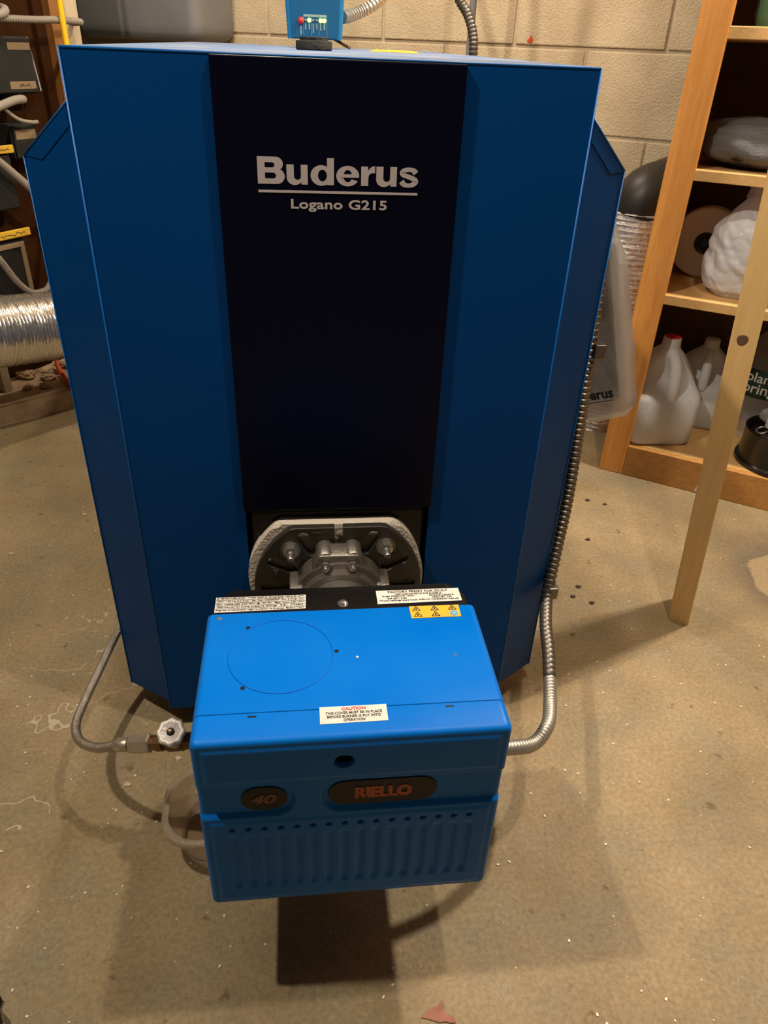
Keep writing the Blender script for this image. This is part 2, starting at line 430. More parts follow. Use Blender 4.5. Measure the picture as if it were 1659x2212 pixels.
def hexbolt(bm, c, axis, r, h, shank=0.0, washer=0.0):
    ax = V(axis).normalized(); c = V(c)
    if washer: lathe([(0, 0), (washer, 0), (washer, h*0.25), (0, h*0.25)], c, ax, 20, bm)
    lathe([(0, h*0.25), (r, h*0.25), (r, h*0.95), (r*0.86, h), (0, h)], c, ax, 6, bm)
    if shank: lathe([(0, h), (r*0.5, h), (r*0.5, h+shank*0.9), (r*0.38, h+shank), (0, h+shank)], c, ax, 14, bm)
    return bm

# ---------------------------------------------------------------- heavy grotesque letters built from outlines
def arc(cx, cy, rx, ry, a0, a1, n=20):
    return [(cx+rx*cos(radians(a0+(a1-a0)*k/n)), cy+ry*sin(radians(a0+(a1-a0)*k/n))) for k in range(n+1)]
def ring_piece(cx, cy, ro, ri, a0, a1, ic=None, n=36):
    ic = ic or (cx, cy)
    return arc(cx, cy, *ro, a0, a1, n) + arc(ic[0], ic[1], *ri, a1, a0, n)
def glyph_shapes():
    R = lambda x0, x1, y0, y1: [(x0, y0), (x1, y0), (x1, y1), (x0, y1)]
    G = {}
    B = [[(0, 0), (128, 0)] + arc(146, 58, 62, 58, -90, 62, 14)[1:] + [(172, 110)] + arc(140, 150, 57, 52, -42, 90, 14) + [(0, 202)],
         [(57, 40), (57, 84)] + [(118, 84)] + arc(118, 62, 24, 22, 90, -90, 10) + [(57, 40)][:0],
         [(57, 122), (57, 160)] + [(112, 160)] + arc(112, 141, 20, 19, 90, -90, 10)]
    G['B'] = (B, [], 208)
    U = [[(0, 148), (56, 148), (56, 62)] + arc(83, 62, 27, 27, 180, 360, 12) + [(110, 148), (163, 148), (163, 0), (113, 0), (113, 18)] + arc(62, 52, 62, 57, -45, -180, 14)]
    G['u'] = (U, [], 163)
    G['d'] = ([ring_piece(84, 71, (84, 77), (34, 44), 0, 180, (92, 71)), ring_piece(84, 71, (84, 77), (34, 44), 180, 360, (92, 71))], [R(128, 182, 0, 202)], 182)
    G['e'] = ([ring_piece(90, 71, (90, 77), (34, 46), 0, 180), ring_piece(90, 71, (90, 77), (34, 46), 180, 331)], [R(40, 179, 60, 86)], 180)
    G['r'] = ([[(0, 0), (57, 0), (57, 62)] + [(62, 82), (74, 94), (92, 98), (109, 97), (109, 150), (92, 149), (72, 138), (57, 116), (52, 146), (0, 146)]], [], 109)
    path = [(136, 103), (116, 124), (82, 131), (48, 125), (30, 107), (40, 90), (68, 80), (98, 70), (126, 56), (134, 38), (114, 18), (82, 11), (46, 17), (22, 42)]
    pts = spline([(x, y, 0) for x, y in path], 4); L_, R_ = [], []
    for i, p in enumerate(pts):
        t = (pts[min(i+1, len(pts)-1)]-pts[max(0, i-1)]).normalized()
        hw = 17 + 6*abs(t.y)
        L_.append((p.x-t.y*hw, p.y+t.x*hw*0.95)); R_.append((p.x+t.y*hw, p.y-t.x*hw*0.95))
    G['s'] = ('strip', (L_, R_), 160)
    return G
def brand_word(parent, origin, right, upv, sx, sy):
    G = glyph_shapes(); Rv, Uv = V(right), V(upv); Nv = Rv.cross(Uv)
    adv = {0: 0, 1: 223, 2: 408, 3: 608, 4: 803, 5: 922, 6: 1100}
    for i, ch in enumerate('Buderus'):
        shapes, extra, _ = G[ch]; x0 = adv[i]; bm = bmesh.new()
        P = lambda p: V(origin) + Rv*((p[0]+x0)*sx) + Uv*(p[1]*sy)
        if shapes == 'strip':
            Lp, Rp = extra
            a = [bm.verts.new(P(q)) for q in Lp]; b = [bm.verts.new(P(q)) for q in Rp]
            for k in range(len(a)-1): bm.faces.new((a[k], a[k+1], b[k+1], b[k]))
            o = obj('letter', bm, MPRINT, parent)
        elif ch == 'B':
            bm.free()
            o = plate2d('letter', [[((x+x0)*sx, y*sy) for x, y in s_] for s_ in shapes], MPRINT, parent, origin, right, upv, 0.00005)
        else:
            for s_ in shapes + extra:
                lift = Nv*(0.00025 if s_ in extra else 0)
                if len(s_) > 60:   # ring piece: quad strip
                    h = len(s_)//2; a = [bm.verts.new(P(q)+lift) for q in s_[:h]]; b = [bm.verts.new(P(q)+lift) for q in s_[h:][::-1]]
                    for k in range(h-1): bm.faces.new((a[k], a[k+1], b[k+1], b[k]))
                else:
                    bm.faces.new([bm.verts.new(P(q)+lift) for q in s_])
            bmesh.ops.triangulate(bm, faces=bm.faces[:])
            o = obj('letter', bm, MPRINT, parent)

# ================================================================ THE SETTING
def quad(bm, pts): bm.faces.new([bm.verts.new(V(p)) for p in pts]); return bm
fl = rbox(-2.6, 2.0, -2.6, 1.75, -0.10, 0.0); struct('floor', fl, MFLOOR, 'stained tan concrete floor')
struct('ceiling', rbox(-2.6, 2.0, -2.6, 1.75, 2.15, 2.20), MCEIL, 'brown basement ceiling')
wb = struct('wall_back', rbox(-2.6, 2.0, 1.612, 1.75, 0.0, 2.15), MMORT, 'tan concrete block wall')
struct('wall_right', rbox(2.0, 2.1, -2.6, 1.75, 0.0, 2.15), MUNSEEN, 'plain masonry wall')
struct('wall_front', rbox(-2.6, 2.0, -2.7, -2.6, 0.0, 2.15), MUNSEEN, 'plain masonry wall behind')
struct('wall_far_left', rbox(-2.7, -2.6, -2.6, 1.75, 0.0, 2.15), MUNSEEN, 'plain masonry wall beyond the partition')
# blocks of the back wall, each its own piece, mortar recessed
def block_mesh():
    bm = bmesh.new(); frame_box(bm, (0, 0, 0), RU, RN, (0, 0, 1), 0.1990, 0.03, 0.0974, 0.003, 2)
    me = bpy.data.meshes.new('block'); bm.to_mesh(me); bm.free(); me.materials.append(MBLOCK); return me
bme = block_mesh()
random.seed(3)
for r in range(-5, 6):
    z = 0.898 + 0.2032*r + 0.1016
    if z < 0 or z > 2.15: continue
    for k in range(-5, 5):
        uu = -0.788 + 0.4064*(k + (0.5 if r % 2 else 0.0)) + 0.2032
        if uu < -2.35 or uu > 1.2: continue
        o = bpy.data.objects.new('block', bme); o.location = room(uu, 1.636 + random.uniform(-0.0012, 0.0012), z)
        link(o, wb)
# a small dab of orange marking paint on a block
dab = slab([room(-0.335+a, 1.6045, 0.912+b) for a, b in ((-0.008,-0.004),(0.004,-0.006),(0.008,0.0),(0.004,0.009),(0.001,0.012),(-0.003,0.004),(-0.009,0.001))], RN*-0.0006)
obj('paint_dab', dab, MORC, wb, label='small dab of orange paint')

# timber partition on the left, standing on a rough footing
pt = struct('wall_left', rbox(-1.46, -1.40, -2.6, 0.92, 0.05, 2.15), MBOARD, 'dark brown board partition carrying electrical gear')
struct('trim_1', rbox(-1.46, -1.375, 0.915, 0.952, 0.05, 2.15, 0.002), MSTUD, 'orange-brown stud at the end of the partition')
struct('trim_2', rbox(-1.46, -1.40, 0.985, 1.030, 0.0, 2.15, 0.002), MPALE, 'pale upright stud')
lb = bmesh.new()
prof = [(-1.42, -1.2), (-1.42, 1.05), (-1.05, 1.05), (-1.115, 0.80), (-1.20, 0.61), (-1.28, 0.43), (-1.33, 0.20), (-1.34, -1.2)]
slab([room(u, n, 0.0) for u, n in prof], (0, 0, 0.055), 0.006, lb)
struct('trim_3', lb, MLEDGE, 'rough concrete footing ledge along the partition')
# loose rubble on the footing
random.seed(8)
for i in range(12):
    uu = random.uniform(-1.38, -1.27); nn = random.uniform(0.52, 0.84); s = random.uniform(0.007, 0.019)
    bm = bmesh.new(); bmesh.ops.create_icosphere(bm, subdivisions=3, radius=1)
    for v in bm.verts:
        v.co *= 1 + 0.45*noise.noise(v.co*1.7 + V((i*3.1, 0, 0))) + 0.22*noise.noise(v.co*4.5 + V((i*1.1, 0, 0)))
        v.co = V((v.co.x*s*1.3, v.co.y*s, v.co.z*s*0.6))
    bmesh.ops.translate(bm, verts=bm.verts, vec=room(uu, nn, 0.055 + s*0.5))
    o = obj('rubble_stone', bm, MLEDGE)
    tag(o, 'small brown rubble lump on the footing under the foil duct', 'stone', 'rubble lumps on the footing')

# ================================================================ THE BOILER
boiler = thing('boiler', 'tall blue steel boiler with a navy centre panel, lettered in grey', 'boiler', (0, 0.5, 0))
ZT = 0.8775
obj('base_frame', box(-0.20, 0.20, 0.10, 1.0, 0.0, 0.06, 0.004), MBLK, boiler)
obj('body_casing', box(-0.247, 0.247, 0.032, 1.05, 0.055, 0.872, 0.003), MB, boiler)
obj('top_cover', box(-0.2475, 0.2475, 0.006, 1.052, 0.868, 0.8785, 0.002), MTOP, boiler, label='dust-covered blue top sheet')
# hood front: one sheet with a tall notch for the burner
out = [(-0.25, 0.040), (-0.1185, 0.040), (-0.1185, 0.388), (0.1185, 0.388), (0.1185, 0.040), (0.25, 0.040), (0.25, ZT), (-0.25, ZT)]
obj('front_plate', slab([(x, 0, z) for x, z in out], (0, 0.004, 0), 0.0012), MB, boiler)
for s in (-1, 1):
    wi = [(s*0.25, 0.0004, 0.835), (s*0.3145, 0.0535, 0.782), (s*0.3145, 0.0535, 0.0446), (s*0.25, 0.0004, 0.056)]
    nn = V((-s*0.0535, 0.0645, 0)).normalized()*0.003
    wing = obj('wing_panel', slab(wi, nn, 0.0009), MB, boiler)
    # folded flange along the sloping top edge of the wing, and a return towards the body
    d = (V(wi[1])-V(wi[0])); fl_ = V((0, 0, -0.026))
    off = -nn.normalized()*0.0006
    dh = V((d.x, d.y, 0)); w0, w1 = V(wi[0]), V(wi[1])
    obj('wing_flange', slab([w0+d*0.03+off, w1+off, w1-dh*0.36+off+V((0, 0, -0.001)), w0+dh*0.03+V((0, 0, -0.0205))+off], -off*0.9, 0.0001), MB, wing)
    obj('hood_return', slab([(s*0.3145, 0.0545, 0.779), (s*0.3145, 0.0545, 0.0475), (s*0.3145, 0.075, 0.0475), (s*0.3145, 0.075, 0.779)], (-s*0.0025, 0, 0), 0.0006), MB, wing)
    obj('hood_back', slab([(s*0.246, 0.071, 0.779), (s*0.3135, 0.071, 0.779), (s*0.3135, 0.071, 0.0475), (s*0.246, 0.071, 0.0475)], (0, 0.003, 0)), MB, wing)
    # hood side above and inside the wing
    obj('hood_side', slab([(s*0.2495, 0.003, ZT-0.001), (s*0.2495, 0.034, ZT-0.001), (s*0.2495, 0.034, 0.05), (s*0.2495, 0.003, 0.05)], (-s*0.002, 0, 0)), MB, boiler)
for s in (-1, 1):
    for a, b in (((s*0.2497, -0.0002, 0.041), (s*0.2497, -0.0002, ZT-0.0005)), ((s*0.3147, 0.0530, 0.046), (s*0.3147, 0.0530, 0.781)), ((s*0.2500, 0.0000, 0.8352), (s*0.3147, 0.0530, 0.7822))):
        obj('fold_highlight', rod(a, b, 0.0010, 8), MBE, boiler, smooth='all')  # thin lighter rods stand in for highlights on the hood folds
obj('fold_highlight', rod((-0.2495, 0.0006, ZT-0.0002), (0.2495, 0.0006, ZT-0.0002), 0.0012, 8), MBE, boiler, smooth='all')  # bright line along the top edge, a highlight put into colour
panel = obj('centre_panel', box(-0.1190, 0.1185, -0.0065, 0.0002, 0.390, 0.8765, 0.0012), MNAVY, boiler, label='near-black navy centre panel')
FX, FZ = (1, 0, 0), (0, 0, 1)
brand_word(panel, (-0.0805, -0.0067, 0.7700), FX, FZ, 0.1585/1260.0, 0.0243/202.0)
obj('lettering_rule', box(-0.0805, 0.0775, -0.0071, -0.0064, 0.7622, 0.7644), MPRINT, panel)
text('model_lettering', 'Logano G215', MPRINT, panel, (-0.001, -0.0068, 0.7507), FX, FZ, 0.096, 0.0118, bold=0.022, spacing=1.03, label='grey lettering Logano G215')
# black burner door set back in the notch
door = obj('burner_door', box(-0.116, 0.116, 0.006, 0.030, 0.045, 0.386, 0.010, seg=4), MBLK, boiler, smooth=True, label='black burner door plate')
# yellow sticker on top
obj('top_sticker', slab([(0.075, 0.56, 0.8785), (0.155, 0.56, 0.8785), (0.205, 1.0, 0.8785), (0.125, 1.0, 0.8785)], (0, 0, 0.0006)), MYEL, boiler, label='yellow sticker on the boiler top')

# ================================================================ THE BURNER
burner = thing('oil_burner', 'bright blue boxy oil burner bolted to the boiler front', 'burner', (-0.006, -0.25, 0.166))
BX, BH = -0.006, 0.137           # centre and half width
ZB, ZC = 0.166, 0.4005           # bottom and top
YF = -0.378
zc = (ZB+ZC)/2; hz = (ZC-ZB)/2; RC = 0.007
def sdf(x, z):
    qx = abs(x-BX)-BH+RC; qz = abs(z-zc)-hz+RC
    return sqrt(max(qx, 0)**2+max(qz, 0)**2) + min(max(qx, qz), 0) - RC
def sstep(a, b, t):
    t = max(0, min(1, (t-a)/(b-a))); return t*t*(3-2*t)
def pill(x, z, x0, x1, zm, h):
    cx = max(x0+h, min(x1-h, x)); return sqrt((x-cx)**2+(z-zm)**2)-h
RIBX = [-0.1155 + 0.01457*i for i in range(16)]
def depth(x, z):
    d = 0.0
    e = -sdf(x, z); r = 0.0055
    if e < r: d += r - sqrt(max(r*r-(r-e)**2, 0))
    # channels for the badges
    for s in (pill(x, z, -0.40, -0.0575, 0.3225, 0.0212), pill(x, z, -0.0345, 0.40, 0.3225, 0.0212)):
        d += 0.0042*(1-sstep(-0.0035, 0.0015, s))
    # raised field borders above and below the channels
    for z0, z1 in ((0.350, 0.391), (0.174, 0.295)):
        q = max(abs(x-BX)-0.128, abs(z-(z0+z1)/2)-(z1-z0)/2)
        d += -0.0010*(1-sstep(-0.003, 0.002, q))
    # flutes with a round dimple on top
    for rx in RIBX:
        if abs(x-rx) < 0.006:
            if 0.1905 < z < 0.2775:
                m = sstep(0.1905, 0.200, z)*(1-sstep(0.268, 0.2775, z))
                d += 0.0026*m*max(0, cos((x-rx)/0.0050*pi/2)) if abs(x-rx) < 0.005 else 0
            q = sqrt((x-rx)**2+((z-0.2848)/0.75)**2)
            if q < 0.0034: d += 0.005*(1-sstep(0.0012, 0.0034, q))
    q = sqrt(((x+0.0145)/0.0085)**2+((z-0.3705)/0.0075)**2)
    d += 0.010*(1-sstep(0.82, 1.05, q))
    return d
bm = bmesh.new()
NX, NZ = 300, 190
grid = []
for j in range(NZ+1):
    row = []
    for i in range(NX+1):
        x = BX-BH+2*BH*i/NX; z = ZB+2*hz*j/NZ
        s = sdf(x, z)
        if s > -1e-5:   # pull corner points onto the rounded outline
            cx = BX + max(-BH+RC, min(BH-RC, x-BX)); cz = zc + max(-hz+RC, min(hz-RC, z-zc))
            dv = V((x-cx, 0, z-cz)); 
            if dv.length > RC: dv = dv.normalized()*RC
            x, z = cx+dv.x, cz+dv.z
        row.append(bm.verts.new((x, YF+depth(x, z), z)))
    grid.append(row)
for j in range(NZ):
    for i in range(NX):
        bm.faces.new((grid[j][i], grid[j][i+1], grid[j+1][i+1], grid[j+1][i]))
# skirt: sides back to the seam
edge = [grid[0][i] for i in range(NX+1)] + [grid[j][NX] for j in range(1, NZ+1)] + [grid[NZ][i] for i in range(NX-1, -1, -1)] + [grid[j][0] for j in range(NZ-1, 0, -1)]
YS = -0.347
bk = [bm.verts.new((v.co.x, YS, v.co.z)) for v in edge]
n = len(edge)
for k in range(n): bm.faces.new((edge[k], edge[(k+1) % n], bk[(k+1) % n], bk[k]))
bmesh.ops.remove_doubles(bm, verts=bm.verts[:], dist=1e-6)
front = obj('cover_front', bm, MRB, burner, smooth=True, label='embossed blue cover front with fluted field')
# rear part of the cover: rounded sleeve behind a fine seam
pr = [(BX+x, zc+z) for x, z in rrect(BH, hz, RC, 6)]
pr2 = [(BX+x, zc+z) for x, z in rrect(BH-0.0012, hz-0.0012, RC, 6)]
cover = obj('cover_body', loft([[(x, YS+0.0002, z) for x, z in pr2], [(x, YS+0.0012, z) for x, z in pr], [(x, -0.2145, z) for x, z in pr], [(x, -0.2130, z) for x, z in pr2]]), MRB, burner, smooth=True)
# black casing behind the cover
pc = [(BX+x, zc+z) for x, z in rrect(BH-0.003, hz-0.002, 0.014, 6)]
pc2 = [(BX+x, zc+z) for x, z in rrect(BH-0.010, hz-0.010, 0.014, 6)]
casing = obj('rear_casing', loft([[(x, -0.2131, z) for x, z in pc], [(x, -0.188, z) for x, z in pc], [(x, -0.178, z) for x, z in pc2], [(x, -0.165, z) for x, z in pc2]]), MBLKGLOSS, burner, smooth=True, label='glossy black casing behind the blue cover')
bm = hexbolt(bmesh.new(), (-0.006, -0.2035, 0.3985), (0, 0, 1), 0.0035, 0.004, 0, 0.0055)
obj('casing_screw', bm, MSTEEL, casing, smooth=True)
# embossed circle, three plug holes and two slits on the top
bm = bmesh.new(); pts = [V((-0.0685+0.0490*cos(t), -0.2765+0.0490*sin(t), ZC+0.0001)) for t in [2*pi*k/72 for k in range(73)]]
tube(pts, 0.0007, 6, bm, cap=False); obj('embossed_ring', bm, MRB, cover, smooth='all')
for x, y in ((-0.101, -0.237), (-0.016, -0.275), (-0.102, -0.317)):
    obj('plug_hole', lathe([(0, 0.0), (0.0021, 0.0), (0.0021, 0.0004), (0, 0.0004)], (x, y, ZC), seg=16), MBLK, cover)
for x in (-0.092, 0.080):
    obj('latch_slit', slab([(x-0.004, -0.3515, ZC), (x+0.004, -0.3515, ZC), (x+0.003, -0.3498, ZC), (x-0.004, -0.3498, ZC)], (0, 0, 0.0003)), MBLK, front)
obj('sight_hole_shade', lathe([(0, 0), (1, 0), (1, 0.01), (0, 0.01)], (0, 0, 0), (0, 1, 0), 24), mat('hole_shade_black', (0.001, 0.001, 0.001), 1.0, spec=0.0), front)  # near-black disc paints the darkness inside the hole
sh = front.children[-1]
for v in sh.data.vertices: v.co = V((-0.0145+v.co.x*0.0086, YF+0.0040+v.co.y*0.1, 0.3705+v.co.z*0.0076))
# badges in the channels
def badge(name, x0, x1, zm, h, txt, tm, tw, th, tx, shear, label, bold):
    pts = []
    for k in range(17): a = -pi/2+pi*k/16; pts.append((x1-h+h*cos(a), zm+h*sin(a)))
    for k in range(17): a = pi/2+pi*k/16; pts.append((x0+h+h*cos(a), zm+h*sin(a)))
    b = obj(name, slab([(x, YF+0.0042, z) for x, z in pts], (0, -0.0012, 0), 0.0004), MBADGE, front, label=label)
    return b, text(name+'_print', txt, tm, burner, (tx, YF+0.0028, zm), FX, FZ, tw, th, bold=bold, shear=shear, depth=0.0003)
badge('model_badge', -0.1055, -0.0645, 0.3218, 0.0152, '40', MORNGD, 0.0235, 0.0130, -0.0855, 0.25, 'dark oval badge reading 40', 0.04)
badge('maker_badge', -0.0285, 0.0705, 0.3225, 0.0160, 'RIELLO', MORNG, 0.0520, 0.0155, 0.0215, 0.0, 'dark pill-shaped badge reading RIELLO in orange', 0.065)
# labels
UPY = (0, 1, 0)
def label_plate(name, corners, z, m, parent, lab):
    return obj(name, slab([(x, y, z) for x, y in corners], (0, 0, 0.0004)), m, parent, label=lab)
zl = 0.3987; zt_ = zl+0.0006
lp = label_plate('rating_label', ((-0.1365, -0.2102), (-0.0445, -0.2085), (-0.0440, -0.1865), (-0.1365, -0.1862)), zl, MLAB, casing, 'white rating label printed with small black type')
for i, (s, xc, wd) in enumerate((('R. 40 FN: C8514107   TYPE: 263T R  Firing Rate 1.45-2.35 GPH', -0.0905, 0.089), ('120V ~ 60 Hz 2.2 Amp.  Ser. No. 142008507  No. 2 FUEL OIL', -0.0905, 0.089), ('Max. nozzle size: 2.50 GPH @ 150 PSI - Max. input 2.50 GPH', -0.0905, 0.089), ('See manual for pump pressure settings   R.B.L. 2735850', -0.0905, 0.087), ('Regardez le manuel pour regler la pression de la pompe  Made in ITALY', -0.0905, 0.089))):
    text('rating_print', s, MINK, lp if False else casing, (xc, -0.1888-0.0046*i, zt_), FX, UPY, wd, 0.0030, bold=0.012, depth=0.0001)
for yy in (-0.1910, -0.1957, -0.2003, -0.2048):
    obj('rating_rule', box(-0.136, -0.0448, yy-0.00022, yy+0.00022, zl+0.0003, zl+0.00065), MINK, casing)
lp = label_plate('preset_label', ((0.0300, -0.2065), (0.1195, -0.2052), (0.1190, -0.1842), (0.0300, -0.1845)), zl, MLAB, casing, 'white label reading FACTORY PRESET FOR G215-7')
for s, yy, wd, h in (('FACTORY PRESET FOR G215-7', -0.1875, 0.064, 0.0036), ('OEM CUSTOM SETUP FOR BUDERUS', -0.1917, 0.050, 0.0025), ('These settings supersede RIELLO installation manual', -0.2018, 0.084, 0.0028)):
    text('preset_print', s, MINK, casing, (0.0745, yy, zt_), FX, UPY, wd, h, bold=0.014, depth=0.0001)
for s, xx, yy, wd in (('PUMP PRESSURE: 150psi', 0.0530, -0.1950, 0.034), ('NOZZLE: 2.00x60 B', 0.0990, -0.1950, 0.026), ('AIR SET: 3.50', 0.0510, -0.1983, 0.021), ('HEAD SET: 2.50', 0.0990, -0.1983, 0.021)):
    text('preset_print', s, MINK, casing, (xx, yy, zt_), FX, UPY, wd, 0.0025, bold=0.014, depth=0.0001)
lp = label_plate('hazard_label', ((0.0620, -0.2325), (0.1130, -0.2325), (0.1135, -0.2140), (0.0615, -0.2140)), ZC, MYEL, cover, 'yellow hazard label with warning triangles')
def tri(cx, cy, s):
    bm = bmesh.new()
    o = [V((cx+s*cos(a), cy-s*0.15+s*sin(a), ZC+0.0004)) for a in (pi/2, pi/2+2*pi/3, pi/2+4*pi/3)]
    for a, b in zip(o, o[1:]+o[:1]):
        d = (b-a).normalized(); nn = V((-d.y, d.x, 0))*0.00045
        slab([a-nn, b-nn, b+nn, a+nn], (0, 0, 0.0002), 0, bm)
    return bm
for i, (cx, cy) in enumerate(((0.0685, -0.2185), (0.0875, -0.2185), (0.1060, -0.2185), (0.0690, -0.2275), (0.0875, -0.2275))):
    bm = tri(cx, cy, 0.0046)
    slab([(cx-0.0011, cy-0.0018, ZC+0.0004), (cx+0.0010, cy-0.0016, ZC+0.0004), (cx+0.0004, cy+0.0016, ZC+0.0004), (cx-0.0006, cy+0.0010, ZC+0.0004)], (0, 0, 0.0002), 0, bm)
    obj('warning_triangle', bm, MINK, cover)
obj('manual_symbol', lathe([(0, 0), (0.0040, 0), (0.0040, 0.0003), (0, 0.0003)], (0.1065, -0.2272, ZC+0.0004), seg=20), MCYAN, cover)
obj('manual_mark', slab([(0.1045, -0.2285, ZC+0.0007), (0.1085, -0.2272, ZC+0.0007), (0.1085, -0.2262, ZC+0.0007), (0.1050, -0.2270, ZC+0.0007)], (0, 0, 0.0002)), MLAB, cover)
lp = label_plate('caution_label', ((-0.0345, -0.3635), (0.0240, -0.3630), (0.0240, -0.3445), (-0.0345, -0.3445)), ZC, MLAB, front, 'white caution label, first word red')
zt_ = ZC+0.0006
text('caution_heading', 'CAUTION', MRED, front, (-0.0050, -0.3478, zt_), FX, UPY, 0.0210, 0.0034, bold=0.025, depth=0.0001)
for s, yy, wd in (('THIS COVER MUST BE IN PLACE', -0.3522, 0.0490), ('BEFORE BURNER IS PUT INTO', -0.3562, 0.0465), ('OPERATION', -0.3602, 0.0185)):
    text('caution_print', s, MINK, front, (-0.0050, yy, zt_), FX, UPY, wd, 0.0029, bold=0.014, depth=0.0001)
# stains on the cover top
for i, (x, y, r) in enumerate(((-0.130, -0.221, 0.0022), (0.097, -0.287, 0.0014), (0.003, -0.284, 0.0014))):
    obj('scuff_mark', lathe([(0, 0), (r, 0), (r*0.9, 0.0002), (0, 0.0002)], (x, y, ZC), seg=9, mod=lambda t, h: 1+0.3*sin(3*t+i)), (MTAPE, MTAPE, MLAB)[i], cover)

# air tube, flange, gasket, clamp
TZ = 0.283
obj('air_tube', lathe([(0.0, -0.17), (0.045, -0.17), (0.045, 0.01), (0.0, 0.01)], (-0.001, 0, TZ), (0, 1, 0), 48), MTUBE, burner, smooth=True)
def arc_outline(R, zcut, n=60, cx=-0.001, wob=0.0):
    pts = []
    for k in range(n):
        a = 2*pi*k/n
        x = cx + R*cos(a); z = TZ + R*sin(a)
        z = min(z, zcut); pts.append((x + wob*noise.noise(V((cos(a)*2, sin(a)*2, 3.3))), z + wob*noise.noise(V((cos(a)*2, sin(a)*2, 7.7)))))
    return pts
gk = []
for k in range(80):
    a = 2*pi*k/80; R = 0.1165 + 0.003*noise.noise(V((cos(a)*2.5, sin(a)*2.5, 1.3)))
    x = -0.002 + R*cos(a)*1.0; z = TZ + R*sin(a)
    if z > 0.3738: z = 0.3738 - 0.02*max(0, (abs(x)-0.07))
    if z >= 0.3735 and abs(x) < 0.066: continue
    gk.append((x, -0.0135, z))
obj('insulation_gasket', slab(gk, (0, 0.019, 0), 0.005, seg=3), MWOOL, burner, smooth=True, label='white fibre gasket round the flange')
def slot(cx, cz, ang, ln, wd):
    pts = []
    for k in range(9): a = -pi/2+pi*k/8; pts.append((ln/2+wd/2*cos(a), wd/2*sin(a)))
    for k in range(9): a = pi/2+pi*k/8; pts.append((-ln/2+wd/2*cos(a), wd/2*sin(a)))
    return [(cx+x*cos(ang)-z*sin(ang), cz+x*sin(ang)+z*cos(ang)) for x, z in pts]
ol = []
for k in range(96):
    a = 2*pi*k/96; x = 0.1085*cos(a); z = 0.1085*sin(a)
    ol.append((x, min(z, 0.0915)))
# notch in the flat top edge
ol2 = []
for x, z in ol:
    ol2.append((x, z))
top = [i for i, (x, z) in enumerate(ol2) if z >= 0.0914]
i0, i1 = top[0], top[-1]
nt_ = [(0.0065, 0.0915), (0.0065, 0.072)] + [(0.0065*cos(a), 0.072-0.0065*sin(a)) for a in [pi*k/8 for k in range(1, 8)]] + [(-0.0065, 0.072), (-0.0065, 0.0915)]
ol2 = ol2[:i0+1] + nt_ + ol2[i1:]
holes = []
for a in (28, 62, 118, 152, 0.5, 179.5):
    t = radians(a); rr = 0.0825
    holes.append(slot(rr*cos(t), rr*sin(t)*0.93, t, 0.024, 0.0170))
flange = plate2d('flange_plate', [ol2]+holes, MALUD, burner, (-0.001, -0.022, TZ), FX, FZ, 0.004, 0.0012, label='dark aluminium mounting flange with radial slots')
for p in flange.data.polygons: p.use_smooth = False
# raised rim lines beside the slots
for x, z in ((-0.062, 0.3475), (0.0595, 0.3490)):
    bm = hexbolt(bmesh.new(), (x, -0.0275, z-0.003), (0, -1, 0), 0.0085, 0.010, 0.014, 0.0125)
    obj('flange_nut', bm, MSTEEL, burner, smooth=True, label='zinc flange nut on a stud')
# split clamp ring
ro, ri = 0.0605, 0.0455
pts = [(ro*cos(a), ro*sin(a)) for a in [pi*k/40 for k in range(41)]] + [(ri*cos(a), ri*sin(a)) for a in [pi-pi*k/40 for k in range(41)]]
bm = slab([(-0.001+x, -0.030, TZ+z) for x, z in pts], (0, -0.030, 0), 0.002)
for s in (-1, 1):
    box(-0.001+s*0.046, -0.001+s*0.0635, -0.066, -0.030, TZ+0.004, TZ+0.030, 0.003, bm)
clamp = obj('clamp_ring', bm, MALU, burner, smooth=True, label='cast aluminium clamp round the air tube')
ro2 = 0.0525
pts = [(ro2*cos(a), ro2*sin(a)) for a in [pi*k/40 for k in range(41)]] + [(ri*cos(a), ri*sin(a)) for a in [pi-pi*k/40 for k in range(41)]]
bm = slab([(-0.001+x, -0.060, TZ+z) for x, z in pts], (0, -0.012, 0), 0.002); obj('clamp_lip', bm, MALU, clamp, smooth=True)
bm = slab([(-0.037, -0.057, 0.328), (-0.027, -0.057, 0.3535), (0.023, -0.057, 0.3535), (0.033, -0.057, 0.328)], (0, 0.024, 0.004), 0.003)
obj('clamp_bracket', bm, MALU, clamp, smooth=True)
for x in (-0.019, 0.016):
    obj('clamp_boss', lathe([(0, 0), (0.0112, 0), (0.0112, 0.024), (0.0092, 0.027), (0, 0.027)], (x, -0.028, 0.3470), (0, -1, 0), 24), MALU, clamp, smooth=True)
    bm = hexbolt(bmesh.new(), (x+(0.0 if x < 0 else -0.001), -0.058, 0.3405), (0, -1, 0.15), 0.0062, 0.007, 0.007)
    obj('clamp_nut', bm, MSTEEL, clamp, smooth=True)
for x in (-0.0555, 0.0535):
    bm = hexbolt(bmesh.new(), (x, -0.064, 0.303), (0, -0.8, 0.6), 0.0066, 0.008)
    obj('clamp_nut', bm, MSTEEL, clamp, smooth=True)
# cast mark on the flange
text('cast_mark', 'Y', MALU, flange, (-0.0815, -0.0275, 0.309), FX, FZ, 0.009, 0.009, bold=0.0)
text('cast_number', '3006071', MALU, flange, (-0.0235, -0.0275, 0.3690), FX, FZ, 0.019, 0.0028, bold=0.0)

